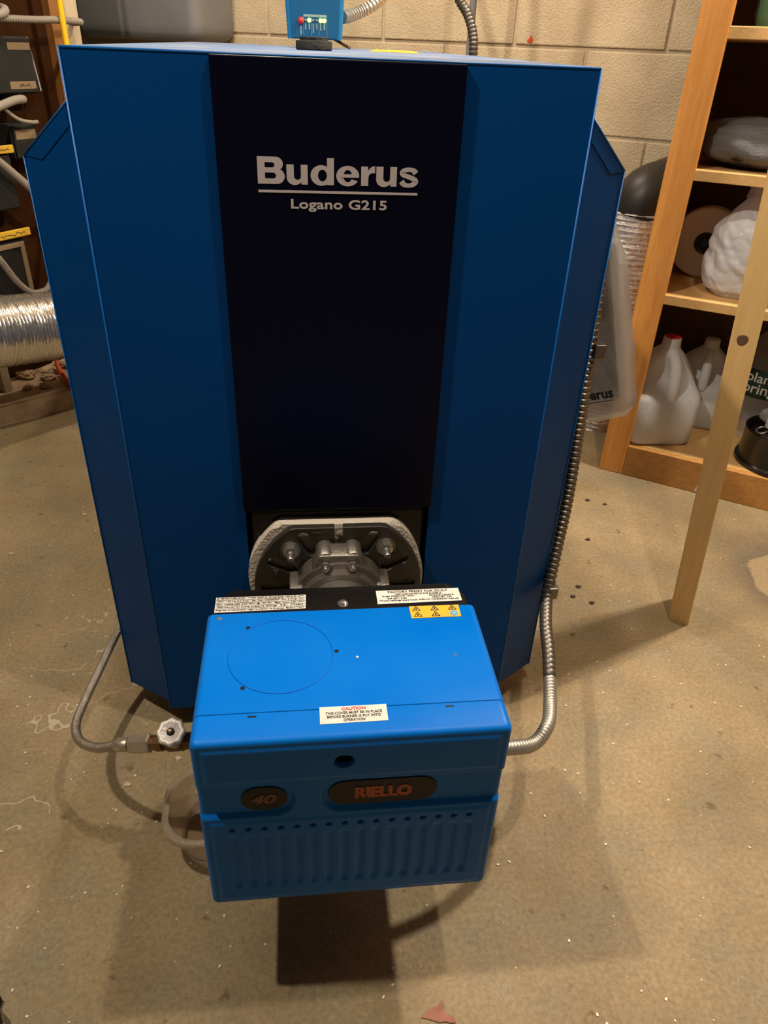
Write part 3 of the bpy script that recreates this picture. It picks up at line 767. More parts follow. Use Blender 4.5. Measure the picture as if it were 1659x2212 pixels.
# ---------------------------------------------------------------- oil hose with valve, left of the burner
hose = thing('oil_hose', 'braided steel oil hose curling to the valve left of the burner', 'hose', (-0.35, -0.08, 0.11))
hp = [(-0.285, 0.16, 0.19), (-0.300, 0.12, 0.160), (-0.3235, 0.072, 0.137), (-0.343, 0.01, 0.114), (-0.353, -0.05, 0.108), (-0.350, -0.093, 0.117), (-0.334, -0.13, 0.130), (-0.304, -0.16, 0.150), (-0.272, -0.18, 0.176), (-0.262, -0.184, 0.182)]
ps = spline(hp, 0.0011)
obj('braid', tube(ps, lambda i: 0.0060*(1.0 if i % 3 else 0.90), 14), MHOSE, hose, smooth='all')
def along(a, b, t): return V(a)+(V(b)-V(a))*t
A, B_ = V((-0.272, -0.1800, 0.1760)), V((-0.142, -0.212, 0.214))
ax = (B_-A).normalized(); L_ = (B_-A).length
obj('ferrule', lathe([(0, 0), (0.0076, 0), (0.0084, 0.002), (0.0084, 0.0145), (0.0072, 0.0165), (0, 0.0165)], A, ax, 20), MNICK, hose, smooth=True)
obj('hex_union', lathe([(0.0, 0), (0.0092, 0), (0.0118, 0.002), (0.0118, 0.026), (0.0092, 0.028), (0, 0.028)], A+ax*0.0185, ax, 6), MNICK, hose)
valve = thing('shutoff_valve', 'brass shutoff valve with scalloped white handwheel beside the burner', 'valve', (-0.19, -0.19, 0.19))
bm = lathe([(0, 0), (0.0085, 0), (0.0085, 0.005), (0.0102, 0.006), (0.0102, 0.016), (0.007, 0.017), (0.007, 0.021), (0.0112, 0.022), (0.0112, 0.042), (0.0098, 0.044), (0.0098, L_-0.0465), (0, L_-0.0465)], A+ax*0.0470, ax, 8)
obj('valve_body', bm, MBRASS, valve)
S0 = A+ax*0.0800; sd = V((-0.02, -0.42, 0.91)).normalized()
obj('bonnet', lathe([(0, 0), (0.0100, 0), (0.0100, 0.020), (0.0080, 0.022), (0.0080, 0.028), (0.0036, 0.030), (0.0036, 0.040), (0, 0.040)], S0, sd, 12), MNICK, valve, smooth=True)
hw = S0+sd*0.036
sc_ = lambda t, h: 1+0.055*cos(8*t)
obj('handwheel', lathe([(0.0042, 0.0020), (0.0050, 0.0035), (0.0085, 0.0030), (0.0100, 0.0042), (0.0125, 0.0048), (0.0146, 0.0040), (0.0156, 0.0012), (0.0150, -0.0032), (0.011, -0.0045), (0.0042, -0.004)], hw, sd, 64, mod=sc_), MWHEEL, valve, smooth='all', label='scalloped white handwheel')
obj('wheel_nut', lathe([(0, 0), (0.0042, 0), (0.0042, 0.0032), (0.0034, 0.0042), (0, 0.0044)], hw+sd*0.001, sd, 14), MRUB, valve, smooth=True)
obj('stem_tip', lathe([(0, 0.004), (0.0024, 0.005), (0.0019, 0.0085), (0, 0.009)], hw, sd, 12), MBRASS, valve, smooth=True)

# ---------------------------------------------------------------- armoured conduit on the right side
cond = thing('armoured_conduit', 'spiral metal conduit running down the right wing into the burner', 'conduit', (0.27, -0.1, 0.17))
cpt = [(0.333, 0.16, 0.74), (0.3305, 0.115, 0.69), (0.3305, 0.098, 0.61), (0.3330, 0.092, 0.530), (0.3345, 0.086, 0.45), (0.3350, 0.078, 0.345), (0.3270, 0.062, 0.262), (0.3145, 0.033, 0.206), (0.297, -0.022, 0.197), (0.286, -0.075, 0.193), (0.276, -0.118, 0.185)]
obj('dull_section', conduit(cpt, 0.0092, 0.0085, 14, 0.22), MCONDD, cond, smooth=True)
cpt2 = [(0.276, -0.118, 0.185), (0.266, -0.155, 0.180), (0.250, -0.195, 0.186), (0.226, -0.220, 0.184), (0.190, -0.240, 0.203), (0.128, -0.255, 0.225)]
obj('bright_section', conduit(cpt2, 0.0088, 0.0050, 14, 0.14), MCOND, cond, smooth=True)
for p in ((0.3365, 0.088, 0.565), (0.3185, 0.040, 0.208)):
    bm = box(p[0]-0.004, p[0]+0.011, p[1]-0.011, p[1]+0.004, p[2]-0.010, p[2]+0.010, 0.002)
    obj('clip', bm, MCONDD, cond)

# ---------------------------------------------------------------- manual in a clear bag, hanging on the right side
bagt = thing('manual_bag', 'clear plastic bag holding printed manuals, hung at the right wing', 'document bag', (0.36, 0.2, 0.43))
def bil(a, b, c, d, s, t): return (V(a)*(1-s)+V(b)*s)*(1-t) + (V(d)*(1-s)+V(c)*s)*t
TL, TR, BR, BL = V((0.262, 0.235, 0.720)), V((0.345, 0.135, 0.715)), V((0.416, 0.125, 0.462)), V((0.285, 0.235, 0.385))
fn = (TR-TL).cross(BL-TL).normalized()
if fn.y > 0: fn = -fn
tk = -fn*0.034
for i in range(3):   # booklets inside
    q = 0.10+0.25*i
    bm = slab([bil(TL,TR,BR,BL,s,t)+tk*q for s, t in ((0.06,0.12),(0.93,0.12),(0.95-0.02*i,0.93),(0.06,0.95))], tk*0.2, 0.001)
    obj('booklet', bm, MPAPER, bagt)
bm = bmesh.new(); NS = 18
def bagpt(s, t, side):
    p = bil(TL, TR, BR, BL, s, t)
    w_ = sin(pi*min(1, max(0, t)))**0.5
    th = tk*(1.02 if side else -0.04)*(0.25+0.75*min(1, t*4))*(1 if s < 0.999 else 1)
    return p + th + fn*0.004*noise.noise(p*22+V((side*5, 0, 0)))
for side in (0, 1):
    g = [[bm.verts.new(bagpt(i/NS, j/NS, side)) for i in range(NS+1)] for j in range(NS+1)]
    for j in range(NS):
        for i in range(NS): bm.faces.new((g[j][i], g[j][i+1], g[j+1][i+1], g[j+1][i]))
    if side == 0: g0 = g
for j in range(NS):
    bm.faces.new((g0[j][NS], g[j][NS], g[j+1][NS], g0[j+1][NS])); bm.faces.new((g0[j][0], g0[j+1][0], g[j+1][0], g[j][0]))
# loose hem below
hem = [bm.verts.new(bil(TL,TR,BR,BL,i/NS,1.0)+tk*0.6+V((-0.008, 0, -0.016-0.016*(1-i/NS)))+fn*0.005*noise.noise(V((i*0.4, 0, 0)))) for i in range(NS+1)]
for i in range(NS): bm.faces.new((g0[NS][i], g0[NS][i+1], hem[i+1], hem[i])); bm.faces.new((g[NS][i], g[NS][i+1], hem[i+1], hem[i]))
obj('bag_film', bm, MBAGP, bagt, smooth='all', label='clear crinkled plastic film')
ctr = bil(TL, TR, BR, BL, 0.74, 0.885)+fn*0.0045
rdir = (BR-BL).normalized(); udir = fn.cross(rdir); udir = udir if udir.z > 0 else -udir
if rdir.cross(udir).dot(fn) < 0: pass
text('bag_print', 'Buderus', MINK, bagt, ctr, rdir, udir, 0.064, 0.015, bold=0.03, label='small dark lettering Buderus')
obj('bag_rule', slab([ctr-rdir*0.032-udir*0.0120, ctr+rdir*0.032-udir*0.0120, ctr+rdir*0.032-udir*0.0110, ctr-rdir*0.032-udir*0.0110], fn*0.0003), MINK, bagt)

# ---------------------------------------------------------------- control box, rubber plug and conduits on the boiler top
aq = thing('control_box', 'small blue control box with lit green indicator lamps on the boiler', 'control box', (-0.004, 0.78, 0.8785))
obj('well_nipple', lathe([(0, 0), (0.016, 0), (0.016, 0.008), (0.011, 0.009), (0.011, 0.014), (0, 0.014)], (-0.004, 0.80, 0.8782), seg=6), MBRASS, aq)
X0, X1 = -0.0555, 0.0475
prof = lambda z, g: [( -0.004+x, 0.795+y, z) for x, y in rrect(0.0515-g, 0.035-g*0.3, 0.004, 4)]
body = obj('case', loft([prof(0.8915, 0.0035), prof(0.955, 0.0), prof(0.957, 0.0)]), MAQL, aq, smooth=True)
obj('case_lid', loft([prof(0.957, -0.0018), prof(0.960, -0.0018), prof(1.03, -0.001), prof(1.034, 0.002)]), MAQL, aq, smooth=True)
face = obj('face_plate', slab([(-0.0445, 0.7600, 0.8935), (0.0365, 0.7600, 0.8935), (0.0395, 0.7596, 0.953), (-0.0475, 0.7596, 0.953)], (0, -0.0012, 0), 0.0004), MAQ, aq)
def led(x, z, r, m, nm='indicator_lamp', lab=None):
    bm = bmesh.new(); bmesh.ops.create_uvsphere(bm, u_segments=16, v_segments=10, radius=r)
    bmesh.ops.translate(bm, verts=bm.verts, vec=(x, 0.7575, z)); return obj(nm, bm, m, face, smooth='all', label=lab)
led(-0.0285, 0.9185, 0.0056, MREDP, 'red_button', 'round red button')
for x, lit in ((-0.0205, 0), (-0.0140, 1), (-0.0070, 0), (-0.0010, 0), (0.0060, 1), (0.0122, 1)):
    led(x, 0.9195, 0.0034 if lit else 0.0018, MLEDG if lit else MLEDO, lab='lit green lamp' if lit else None)
for x, z0, z1 in ((-0.0285, 0.898, 0.912), (-0.0205, 0.906, 0.915), (-0.0140, 0.906, 0.915), (-0.0070, 0.901, 0.915), (-0.0010, 0.906, 0.915), (0.0060, 0.905, 0.915), (0.0122, 0.906, 0.915)):
    obj('pale_line', box(x-0.0011, x+0.0011, 0.7583, 0.7588, z0, z1), MTRACE, face)  # pale strip below each lamp of the row
for x in (-0.0240, -0.0105, 0.0030, 0.0165):
    obj('pale_line', box(x-0.0003, x+0.0003, 0.7583, 0.7588, 0.897, 0.926), MTRACE, face)
obj('print_band', box(-0.024, 0.0165, 0.7583, 0.7588, 0.9245, 0.9280), MTRACE, face)
pk = obj('rubber_plug', lathe([(0, 0), (0.0235, 0), (0.0250, 0.0015), (0.0250, 0.0095), (0.0238, 0.0112), (0.0195, 0.0118), (0.0195, 0.0150), (0.0185, 0.0158), (0, 0.0148)], (-0.0145, 0.405, 0.8785), seg=48, mod=lambda t, h: 1+0.012*sin(17*t)), MRUB, smooth=True)
tag(pk, 'black rubber disc lying on the boiler top before the control box', 'plug')
c1 = obj('flexible_conduit', conduit([(0.047, 0.80, 0.927), (0.060, 0.815, 0.930), (0.083, 0.835, 0.938), (0.107, 0.842, 0.950), (0.135, 0.86, 0.975), (0.17, 0.90, 1.03), (0.22, 0.98, 1.2), (0.24, 1.1, 1.7), (0.24, 1.15, 2.15)], 0.0105, 0.0068, 14, 0.2), MCOND, smooth=True)
tag(c1, 'ribbed grey conduit rising from the blue control box', 'conduit')
c2 = obj('flexible_conduit', conduit([(0.20, 1.20, 1.25), (0.27, 1.16, 1.06), (0.317, 1.131, 0.980), (0.336, 1.110, 0.951), (0.347, 1.09, 0.917), (0.349, 1.075, 0.880), (0.347, 1.07, 0.80), (0.33, 1.075, 0.50), (0.30, 1.08, 0.03)], 0.0105, 0.0085, 14, 0.24), MCONDD, smooth=True)
tag(c2, 'dark spiral conduit dropping behind the boiler past the grey pipe', 'conduit')
gp = thing('grey_pipe', 'smooth grey pipe standing on the block wall behind the spiral conduit', 'pipe', room(-0.44, 1.585, 0))
obj('pipe', rod((0.392, 1.33, 0.0), (0.392, 1.33, 2.15), 0.0085), MGREY, gp, smooth=True)
cc = obj('capillary_wire', tube(spline([(0.03, 0.79, 0.8935), (0.040, 0.775, 0.889), (0.050, 0.760, 0.884), (0.058, 0.752, 0.881)], 0.004), 0.0024, 8), MBRASS, smooth='all')
tag(cc, 'short tarnished lead at the foot of the blue control box', 'wire')

# ================================================================ FOIL DUCTS
def foil_duct(ctrl, r, pitch, amp, seed, seg=44):
    pts = spline(ctrl, pitch/3)
    def jit(i, k):
        a = 2*pi*k/seg
        return amp*1.1*noise.noise(V((cos(a)*2.2, sin(a)*2.2, i*0.32+seed))) + amp*0.9*noise.noise(V((cos(a)*7, sin(a)*7, i*0.55+seed)))
    return tube(pts, lambda i: r + (amp if i % 3 == 0 else -amp*0.5), seg, jitter=jit)
d1 = thing('foil_duct', 'shiny ribbed foil duct lying across the footing at left', 'duct', (-0.72, 1.05, 0.17))
obj('foil_hose', foil_duct([(-1.02, 0.82, 0.30), (-0.90, 0.90, 0.288), (-0.807, 0.969, 0.279), (-0.714, 1.064, 0.262), (-0.60, 1.17, 0.245), (-0.45, 1.28, 0.24), (-0.30, 1.33, 0.24)], 0.0815, 0.0090, 0.0020, 2.0), MFOIL2, d1, smooth='all')
d2 = thing('foil_duct', 'upright crumpled foil duct with black elbow between boiler and shelves', 'duct', room(0.07, 1.32, 0))
dc = [room(0.085, 1.31, 0.0), room(0.085, 1.31, 0.20), room(0.085, 1.31, 0.40), room(0.086, 1.31, 0.50), room(0.087, 1.312, 0.575)]
obj('foil_hose', foil_duct(dc, 0.068, 0.012, 0.0050, 9.0, 60), MFOIL, d2)
el = [room(0.086, 1.312, 0.565), room(0.090, 1.312, 0.585), room(0.102, 1.320, 0.602), room(0.125, 1.345, 0.612), room(0.135, 1.40, 0.615), room(0.14, 1.50, 0.615), room(0.14, 1.602, 0.615)]
obj('black_elbow', tube(spline(el, 0.008), 0.0705, 36), MRUB if False else mat('black_elbow_plastic', (0.02, 0.018, 0.016), 0.45), d2, smooth=True, label='black plastic elbow')

# ================================================================ LEFT WALL GEAR
def gear_box(name, u0, u1, n0, n1, z0, z1, label, cat='electrical box', group=None, m=MBOXG):
    t = thing(name, label, cat, room(u0, (n0+n1)/2, z0), group)
    obj('case', rbox(u0, u1, n0, n1, z0, z1, 0.004), m, t)
    obj('cover', rbox(u1, u1+0.006, n0+0.004, n1-0.004, z0+0.004, z1-0.004, 0.002), m, t)
    return t
def scribble(parent, u, n, z, wid, hei):
    """a faded unreadable pen stroke"""
    pts = [room(u, n-wid/2+wid*k/23, z+hei*0.5*noise.noise(V((k*0.83, n*40, z*30)))*1.6) for k in range(24)]
    obj('pen_stroke', tube(pts, 0.0006, 5), MINK, parent)
g1 = gear_box('switch_box', -1.40, -1.335, 0.60, 0.800, 0.752, 0.872, 'grey switch box with tan paper labels on the brown board')
obj('side_flap', slab([room(-1.399, 0.802, 0.872), room(-1.345, 0.802, 0.872), room(-1.335, 0.806, 0.758), room(-1.399, 0.806, 0.752)], RN*0.004), MGREY, g1)
for n0, n1, z0, z1 in ((0.728, 0.792, 0.845, 0.860), (0.715, 0.790, 0.764, 0.780)):
    obj('paper_label', rbox(-1.3292, -1.3282, n0, n1, z0, z1), MTAPE, g1)
scribble(g1, -1.3278, 0.757, 0.772, 0.030, 0.010)
g2 = gear_box('junction_box', -1.40, -1.340, 0.695, 0.775, 0.610, 0.690, 'small dark junction box with a tan label, beside the blue wing')
obj('paper_label', rbox(-1.3345, -1.3335, 0.705, 0.765, 0.655, 0.676), MTAPE, g2)
g3 = gear_box('breaker_box', -1.40, -1.335, 0.53, 0.675, 0.500, 0.628, 'dark breaker box under the upper yellow tape label')
obj('tape_label', rbox(-1.3295, -1.322, 0.55, 0.682, 0.629, 0.647, 0.002), MYLAB, g3, label='yellow tape label with handwriting')
scribble(g3, -1.3212, 0.630, 0.638, 0.075, 0.008)
g4 = gear_box('breaker_box', -1.40, -1.335, 0.50, 0.665, 0.290, 0.430, 'dark breaker box with raised frame under the lower yellow tape label')
obj('tape_label', rbox(-1.3295, -1.322, 0.52, 0.680, 0.436, 0.455, 0.002), MYLAB, g4, label='yellow tape label with handwriting')
scribble(g4, -1.3212, 0.625, 0.4455, 0.075, 0.008)
bm = bmesh.new()
for a in ((0.52, 0.655, 0.412, 0.424), (0.643, 0.655, 0.30, 0.412)):
    rbox(-1.329, -1.324, a[0], a[1], a[2], a[3], 0.001, bm)
obj('raised_frame', bm, MTAPE, g4)
def left_run(name, pts, r, m, label, cat='conduit', rib=0.0, pitch=0.007):
    ctrl = [room(*p) for p in pts]
    if rib: bm = conduit(ctrl, r, pitch, 12, rib)
    else: bm = tube(spline(ctrl, 0.008), r, 14)
    return tag(obj(name, bm, m, smooth='all' if not rib else True), label, cat)
left_run('plastic_conduit', [(-1.30, 0.45, 0.895), (-1.30, 0.62, 0.905), (-1.30, 0.70, 0.913), (-1.305, 0.722, 0.921), (-1.33, 0.735, 0.926), (-1.40, 0.74, 0.927)], 0.0095, MPVC, 'grey plastic conduit elbow at the top left of the brown board')
left_run('metal_conduit', [(-1.31, 0.45, 0.904), (-1.305, 0.70, 0.906), (-1.30, 0.80, 0.907), (-1.31, 0.865, 0.909), (-1.335, 0.965, 0.908), (-1.36, 0.99, 0.907), (-1.395, 1.0, 0.906)], 0.0080, MPVC, 'ribbed conduit running level behind the yellow pipe', rib=0.22)
left_run('plastic_conduit', [(-1.29, 0.45, 0.70), (-1.295, 0.60, 0.722), (-1.30, 0.66, 0.735), (-1.305, 0.70, 0.743), (-1.32, 0.735, 0.743), (-1.40, 0.75, 0.740)], 0.0095, MPVC, 'grey conduit bent below the switch box with labels')
left_run('thin_cable', [(-1.31, 0.655, 0.742), (-1.308, 0.672, 0.722), (-1.306, 0.70, 0.702), (-1.306, 0.735, 0.694), (-1.32, 0.765, 0.692), (-1.345, 0.775, 0.690)], 0.0045, MPVC, 'thin grey cable curving to the small junction box', 'cable')
left_run('plastic_conduit', [(-1.27, 0.45, 0.72), (-1.29, 0.55, 0.665), (-1.30, 0.618, 0.614), (-1.30, 0.66, 0.576), (-1.30, 0.70, 0.538), (-1.31, 0.76, 0.490), (-1.39, 0.82, 0.46)], 0.0100, MPVC, 'grey conduit slanting down behind the blue wing')
left_run('looped_conduit', [(-1.29, 0.48, 0.50), (-1.30, 0.535, 0.43), (-1.30, 0.560, 0.392), (-1.30, 0.590, 0.338), (-1.30, 0.622, 0.304), (-1.30, 0.655, 0.296), (-1.30, 0.685, 0.306), (-1.31, 0.73, 0.36), (-1.38, 0.77, 0.42)], 0.0088, MPVC, 'ribbed grey conduit hanging in a loop above the foil duct', rib=0.14, pitch=0.006)
yp = tag(obj('gas_pipe', rod(room(-1.30, 0.881, 0.05), room(-1.30, 0.881, 2.15), 0.0075), MYPIPE, smooth=True), 'bright yellow upright pipe in front of the stud', 'pipe')
left_run('orange_cable', [(-1.33, 0.665, 0.15), (-1.325, 0.675, 0.11), (-1.30, 0.66, 0.078), (-1.24, 0.632, 0.063), (-1.20, 0.62, 0.0615), (-1.14, 0.62, 0.0615), (-1.07, 0.64, 0.0615)], 0.0062, MORC, 'orange cable drooping from under the foil duct', 'cable')
rh = tag(obj('red_hose', tube(spline([room(-1.30, 0.34, 0.44), room(-1.30, 0.42, 0.395), room(-1.295, 0.47, 0.362), room(-1.295, 0.505, 0.335), room(-1.30, 0.53, 0.30)], 0.006), 0.011, 12), MREDP, smooth='all'), 'red hose end above the foil duct at the left edge', 'hose')
# support block under the duct
bk_ = rbox(-1.36, -1.33, 0.50, 0.525, 0.055, 0.14, 0.002)
tag(obj('wood_block', bk_, MPALE), 'short wooden prop under the left foil duct', 'block')
# grey tank on the back wall
tk_ = thing('wall_tank', 'grey enamel tank with rounded corners hung on the block wall', 'tank', room(-1.56, 1.5, 0.87))
def tsec(z, g): return [room(-1.56+x, 1.50+y, z) for x, y in rrect(0.252-g, 0.103-g*0.5, 0.035, 6)]
obj('tank_shell', loft([tsec(0.872, 0.055), tsec(0.874, 0.030), tsec(0.882, 0.012), tsec(0.895, 0.003), tsec(0.915, 0.0), tsec(1.40, 0.0), tsec(1.43, 0.01), tsec(1.44, 0.03)]), MGREY, tk_, smooth=True)
obj('bracket', rbox(-1.62, -1.50, 1.598, 1.604, 1.44, 1.50, 0.001), MBOXG, tk_)

# ================================================================ SHELVING AND POST
sh_ = thing('shelf_unit', 'stained pine shelf unit standing against the block wall', 'shelf unit', room(0.6, 1.2, 0))
obj('stile', rbox(0.165, 0.223, 1.030, 1.050, 0.0, 2.0, 0.002), MWST, sh_)
obj('side_panel', rbox(0.166, 0.180, 1.050, 1.36, 0.0, 2.0), MWST, sh_)
obj('side_panel', rbox(1.13, 1.15, 1.030, 1.36, 0.0, 2.0), MWST, sh_)
obj('back_panel', rbox(0.165, 1.15, 1.36, 1.368, 0.0, 2.0), MDARKB, sh_)
for zt in (0.941, 0.700, 0.449, 1.20):
    obj('shelf_board', rbox(0.190, 1.13, 1.030 if zt > 1 else 1.034, 1.36, zt-0.0205, zt, 0.0015), MWSH, sh_)
obj('bottom_board', rbox(0.190, 1.13, 1.046, 1.36, 0.062, 0.080, 0.001), MWSH, sh_)
obj('base_rail', rbox(0.223, 1.13, 1.030, 1.046, 0.0, 0.0795, 0.002), MWBA, sh_)
obj('base_rail_end', rbox(0.190, 0.224, 1.050, 1.07, 0.0, 0.078), MWBA, sh_)
obj('paper_scrap', slab([room(0.395, 1.0295, 0.004), room(0.432, 1.0295, 0.004), room(0.418, 1.0295, 0.040), room(0.405, 1.0295, 0.040)], RN*-0.0006), MLAB, sh_, label='white torn paper scrap on the base rail')
post = thing('wooden_post', 'raw pine post with a dark knot standing before the shelves', 'post', room(0.437, 0.54, 0))
def pz(z): return -0.068*z
bm = loft([[room(u+pz(z), n_, z) for u, n_ in ((0.4195, 0.507), (0.4555+0.0035*min(z, 1), 0.507), (0.4555+0.0035*min(z, 1), 0.580), (0.4195, 0.580))] for z in (0.0, 0.5, 1.0, 2.15)])
bmesh.ops.bevel(bm, geom=[e for e in bm.edges if abs((e.verts[0].co-e.verts[1].co).normalized().z) > 0.8], offset=0.003, segments=2, profile=0.5, affect='EDGES')
obj('post_timber', bm, MWPO, post)
kn = lathe([(0, 0), (0.0075, 0), (0.0080, 0.0006), (0.0062, 0.0011), (0, 0.0009)], room(0.3985, 0.5072, 0.537), -RN, 20, mod=lambda t, h: 1+0.18*cos(t)+0.06*sin(3*t))
obj('knot', kn, MCHIPD if False else mat('knot_brown', (0.13, 0.07, 0.035), 0.7), post, label='dark knot in the pine')

# ================================================================ THINGS ON THE SHELVES
def jug(name, cu, cn, z0, s, facing, label, cap):
    t = thing(name, label, 'jug', room(cu, cn, z0), 'empty gallon jugs on the bottom shelf')
    ca, sa = cos(facing), sin(facing)
    def sec(h, hx, r, sh, hy=None):
        return [room(cu+((x)*ca-(y+sh)*sa)*s, cn+((x)*sa+(y+sh)*ca)*s, z0+h*s*0.96) for x, y in rrect(hx, hy or hx, r, 6)]
    S = [sec(0.0, 0.062, 0.028, 0), sec(0.004, 0.070, 0.028, 0), sec(0.012, 0.0745, 0.027, 0), sec(0.06, 0.0760, 0.026, 0), sec(0.112, 0.0760, 0.027, 0), sec(0.126, 0.0755, 0.030, 0.004, 0.0715), sec(0.138, 0.0740, 0.032, 0.018, 0.056), sec(0.155, 0.071, 0.034, 0.024, 0.046), sec(0.175, 0.062, 0.034, 0.022, 0.040), sec(0.192, 0.050, 0.030, 0.015, 0.036), sec(0.208, 0.036, 0.026, 0.006, 0.030), sec(0.220, 0.024, 0.022, 0.002), sec(0.226, 0.0205, 0.0200, 0), sec(0.243, 0.0195, 0.0192, 0), sec(0.246, 0.0185, 0.0180, 0)]
    b = loft(S)
    o = obj('body', b, MJUG, t, smooth='all')
    q = lambda y, h: room(cu-y*sa*s, cn+y*ca*s, z0+h*s*0.96)
    hb = tube(spline([q(-0.012, 0.214), q(-0.032, 0.208), q(-0.052, 0.192), q(-0.0625, 0.165), q(-0.065, 0.138), q(-0.062, 0.112)], 0.006*s), 0.0125*s, 14)
    obj('handle', hb, MJUG, t, smooth='all')
    if cap:
        obj('red_seal', lathe([(0, 0), (0.0165*s, 0), (0.0165*s, 0.0022*s), (0, 0.0028*s)], room(cu, cn, z0+0.2462*s*0.96), seg=20), MREDP, t, label='red seal at the mouth')
    return t
jug('milk_jug', 0.253, 1.136, 0.080, 1.06, radians(30), 'milky plastic jug with red seal, front one on the bottom shelf', True)
jug('milk_jug', 0.336, 1.287, 0.080, 0.92, radians(6), 'milky plastic jug standing in shade behind the front jug', False)
# round spool standing on edge
spool = thing('round_spool', 'cream disc with black hub standing on edge on the middle shelf', 'spool', room(0.276, 1.24, 0.449))
obj('disc', lathe([(0.020, 0), (0.074, 0), (0.0775, 0.003), (0.0775, 0.038), (0.074, 0.041), (0.020, 0.041)], room(0.262, 1.235, 0.449+0.0778), RN, 56), MSPOOL, spool, smooth=True)
obj('hub', lathe([(0, 0.004), (0.010, 0.004), (0.012, 0.001), (0.022, -0.003), (0.0245, 0.0), (0.0245, 0.03), (0, 0.03)], room(0.262, 1.235, 0.449+0.0778), RN, 36), MBLKGLOSS, spool, smooth=True, label='black hub')
# white carrier bag
wbag = thing('carrier_bag', 'crumpled white plastic bag on the middle shelf', 'bag', room(0.355, 1.135, 0.449))
secs = []
for j in range(61):
    t = j/60; z = 0.4495+0.205*t
    R = 0.058 + 0.018*sin(pi*min(1, t*1.25))**0.8 if t < 0.8 else 0.058+0.018*sin(pi*1.0)**0.8
    if t < 0.06: R = 0.050 + t*0.13
    if t > 0.62: R *= 1-0.75*((t-0.62)/0.38)**1.6
    row = []
    for k in range(110):
        a = 2*pi*k/110
        p = V((cos(a), sin(a), t*2.2))
        rr = R*(1+0.10*noise.noise(p*1.5)+0.05*noise.noise(V((p.x*1.5, p.y*1.5, t*9+p.x*2)))-0.05*max(0, 1-4*abs(noise.noise(V((p.x*1.1+t, p.y*1.1, t*4.0+p.x*1.2)))))-0.025*max(0, 1-5*abs(noise.noise(V((p.x*2.0, p.y*2.0+t*2, t*7))))))
        row.append(room(0.352+rr*cos(a)*1.02, 1.140+rr*sin(a)*1.0, z+0.006*noise.noise(p*3)*(1 if t > 0.1 else 0)))
    secs.append(row)
obj('bag_film', loft(secs), MWBAG, wbag, smooth='all')
obj('bag_knot', loft([[room(0.345+0.016*(1-t*0.3)*cos(a)*(1+0.4*sin(3*a)), 1.14+0.012*cos(t)*sin(a), 0.645+0.028*t) for a in [2*pi*k/18 for k in range(18)]] for t in (0, 0.4, 0.8, 1.0)]), MWBAG, wbag, smooth='all')
# dark cushion in clear film on the upper shelf
db = thing('wrapped_cushion', 'dark flat round bundle wrapped in clear plastic on the upper shelf', 'bundle', room(0.30, 1.15, 0.70))
def lump(cu, cn, z0, ru, rn, h, amp, seed, e=2.6):
    bm = bmesh.new(); bmesh.ops.create_uvsphere(bm, u_segments=48, v_segments=24, radius=1)
    for v in bm.verts:
        p = v.co.copy(); q = 1+amp*noise.noise(p*2.1+V((seed, 0, 0)))+amp*0.5*noise.noise(p*6+V((0, seed, 0)))
        zz = math.copysign(abs(p.z)**(2/e), p.z)
        v.co = room(cu+p.x*ru*q, cn+p.y*rn*q, max(z0+0.0005, z0+h/2+zz*h/2*q))
    return bm
obj('dark_cushion', lump(0.318, 1.165, 0.701, 0.118, 0.108, 0.074, 0.04, 3), MDARKC, db, smooth='all')
obj('plastic_wrap', lump(0.318, 1.162, 0.7003, 0.126, 0.118, 0.090, 0.12, 5), MFILMC, db, smooth='all', label='clear crumpled plastic wrap')
gt = thing('green_tub', 'green plastic tub on the top shelf at the right edge', 'tub', room(0.315, 1.155, 0.941))
obj('tub', lathe([(0, 0), (0.052, 0), (0.056, 0.004), (0.062, 0.02), (0.064, 0.09), (0, 0.09)], room(0.312, 1.15, 0.941), seg=36), MGREENP, gt, smooth=True)
obj('tub_lid', lathe([(0, 0.09), (0.067, 0.09), (0.067, 0.104), (0.064, 0.106), (0, 0.106)], room(0.312, 1.15, 0.941), seg=36), MGREENP, gt, smooth=True)
cb = thing('white_carton', 'small white carton on the middle shelf right of the post', 'carton', room(0.50, 1.10, 0.449))
obj('carton_body', rbox(0.455, 0.55, 1.06, 1.16, 0.449, 0.475, 0.0015), MLAB, cb)
obj('carton_flap', rbox(0.454, 0.551, 1.0585, 1.161, 0.475, 0.477, 0.0005), MLAB, cb)
# spring-water bottle with dark green label
wb_ = thing('water_bottle', 'clear water bottle with a dark green label on the bottom shelf', 'bottle', room(0.505, 1.235, 0.08))
WC = room(0.480, 1.286, 0.080)
obj('bottle_body', lathe([(0, 0.001), (0.060, 0.0), (0.066, 0.008), (0.066, 0.09), (0.063, 0.10), (0.066, 0.11), (0.066, 0.185), (0.058, 0.215), (0.040, 0.250), (0.020, 0.268), (0.018, 0.285), (0, 0.286)], WC, seg=40), MFILM, wb_, smooth=True)
obj('bottle_label', lathe([(0.0668, 0.112), (0.0672, 0.113), (0.0672, 0.180), (0.0668, 0.181)], WC, seg=48), MGLAB, wb_, smooth=True, label='dark green label reading Poland Spring')
obj('bottle_cap', lathe([(0, 0.283), (0.020, 0.283), (0.020, 0.300), (0, 0.302)], WC, seg=24), MLAB, wb_, smooth=True)
camr = (room(0.399, -0.688, 0)-V((WC.x, WC.y, 0))); a0 = atan2(camr.y, camr.x)
def wrapf(zm):
    def f(x, y, z):
        a = a0 - 0.25 + x/0.0674; r = 0.0675+z
        return V((WC.x + r*cos(a), WC.y + r*sin(a), 0.08+zm+y))
    return f
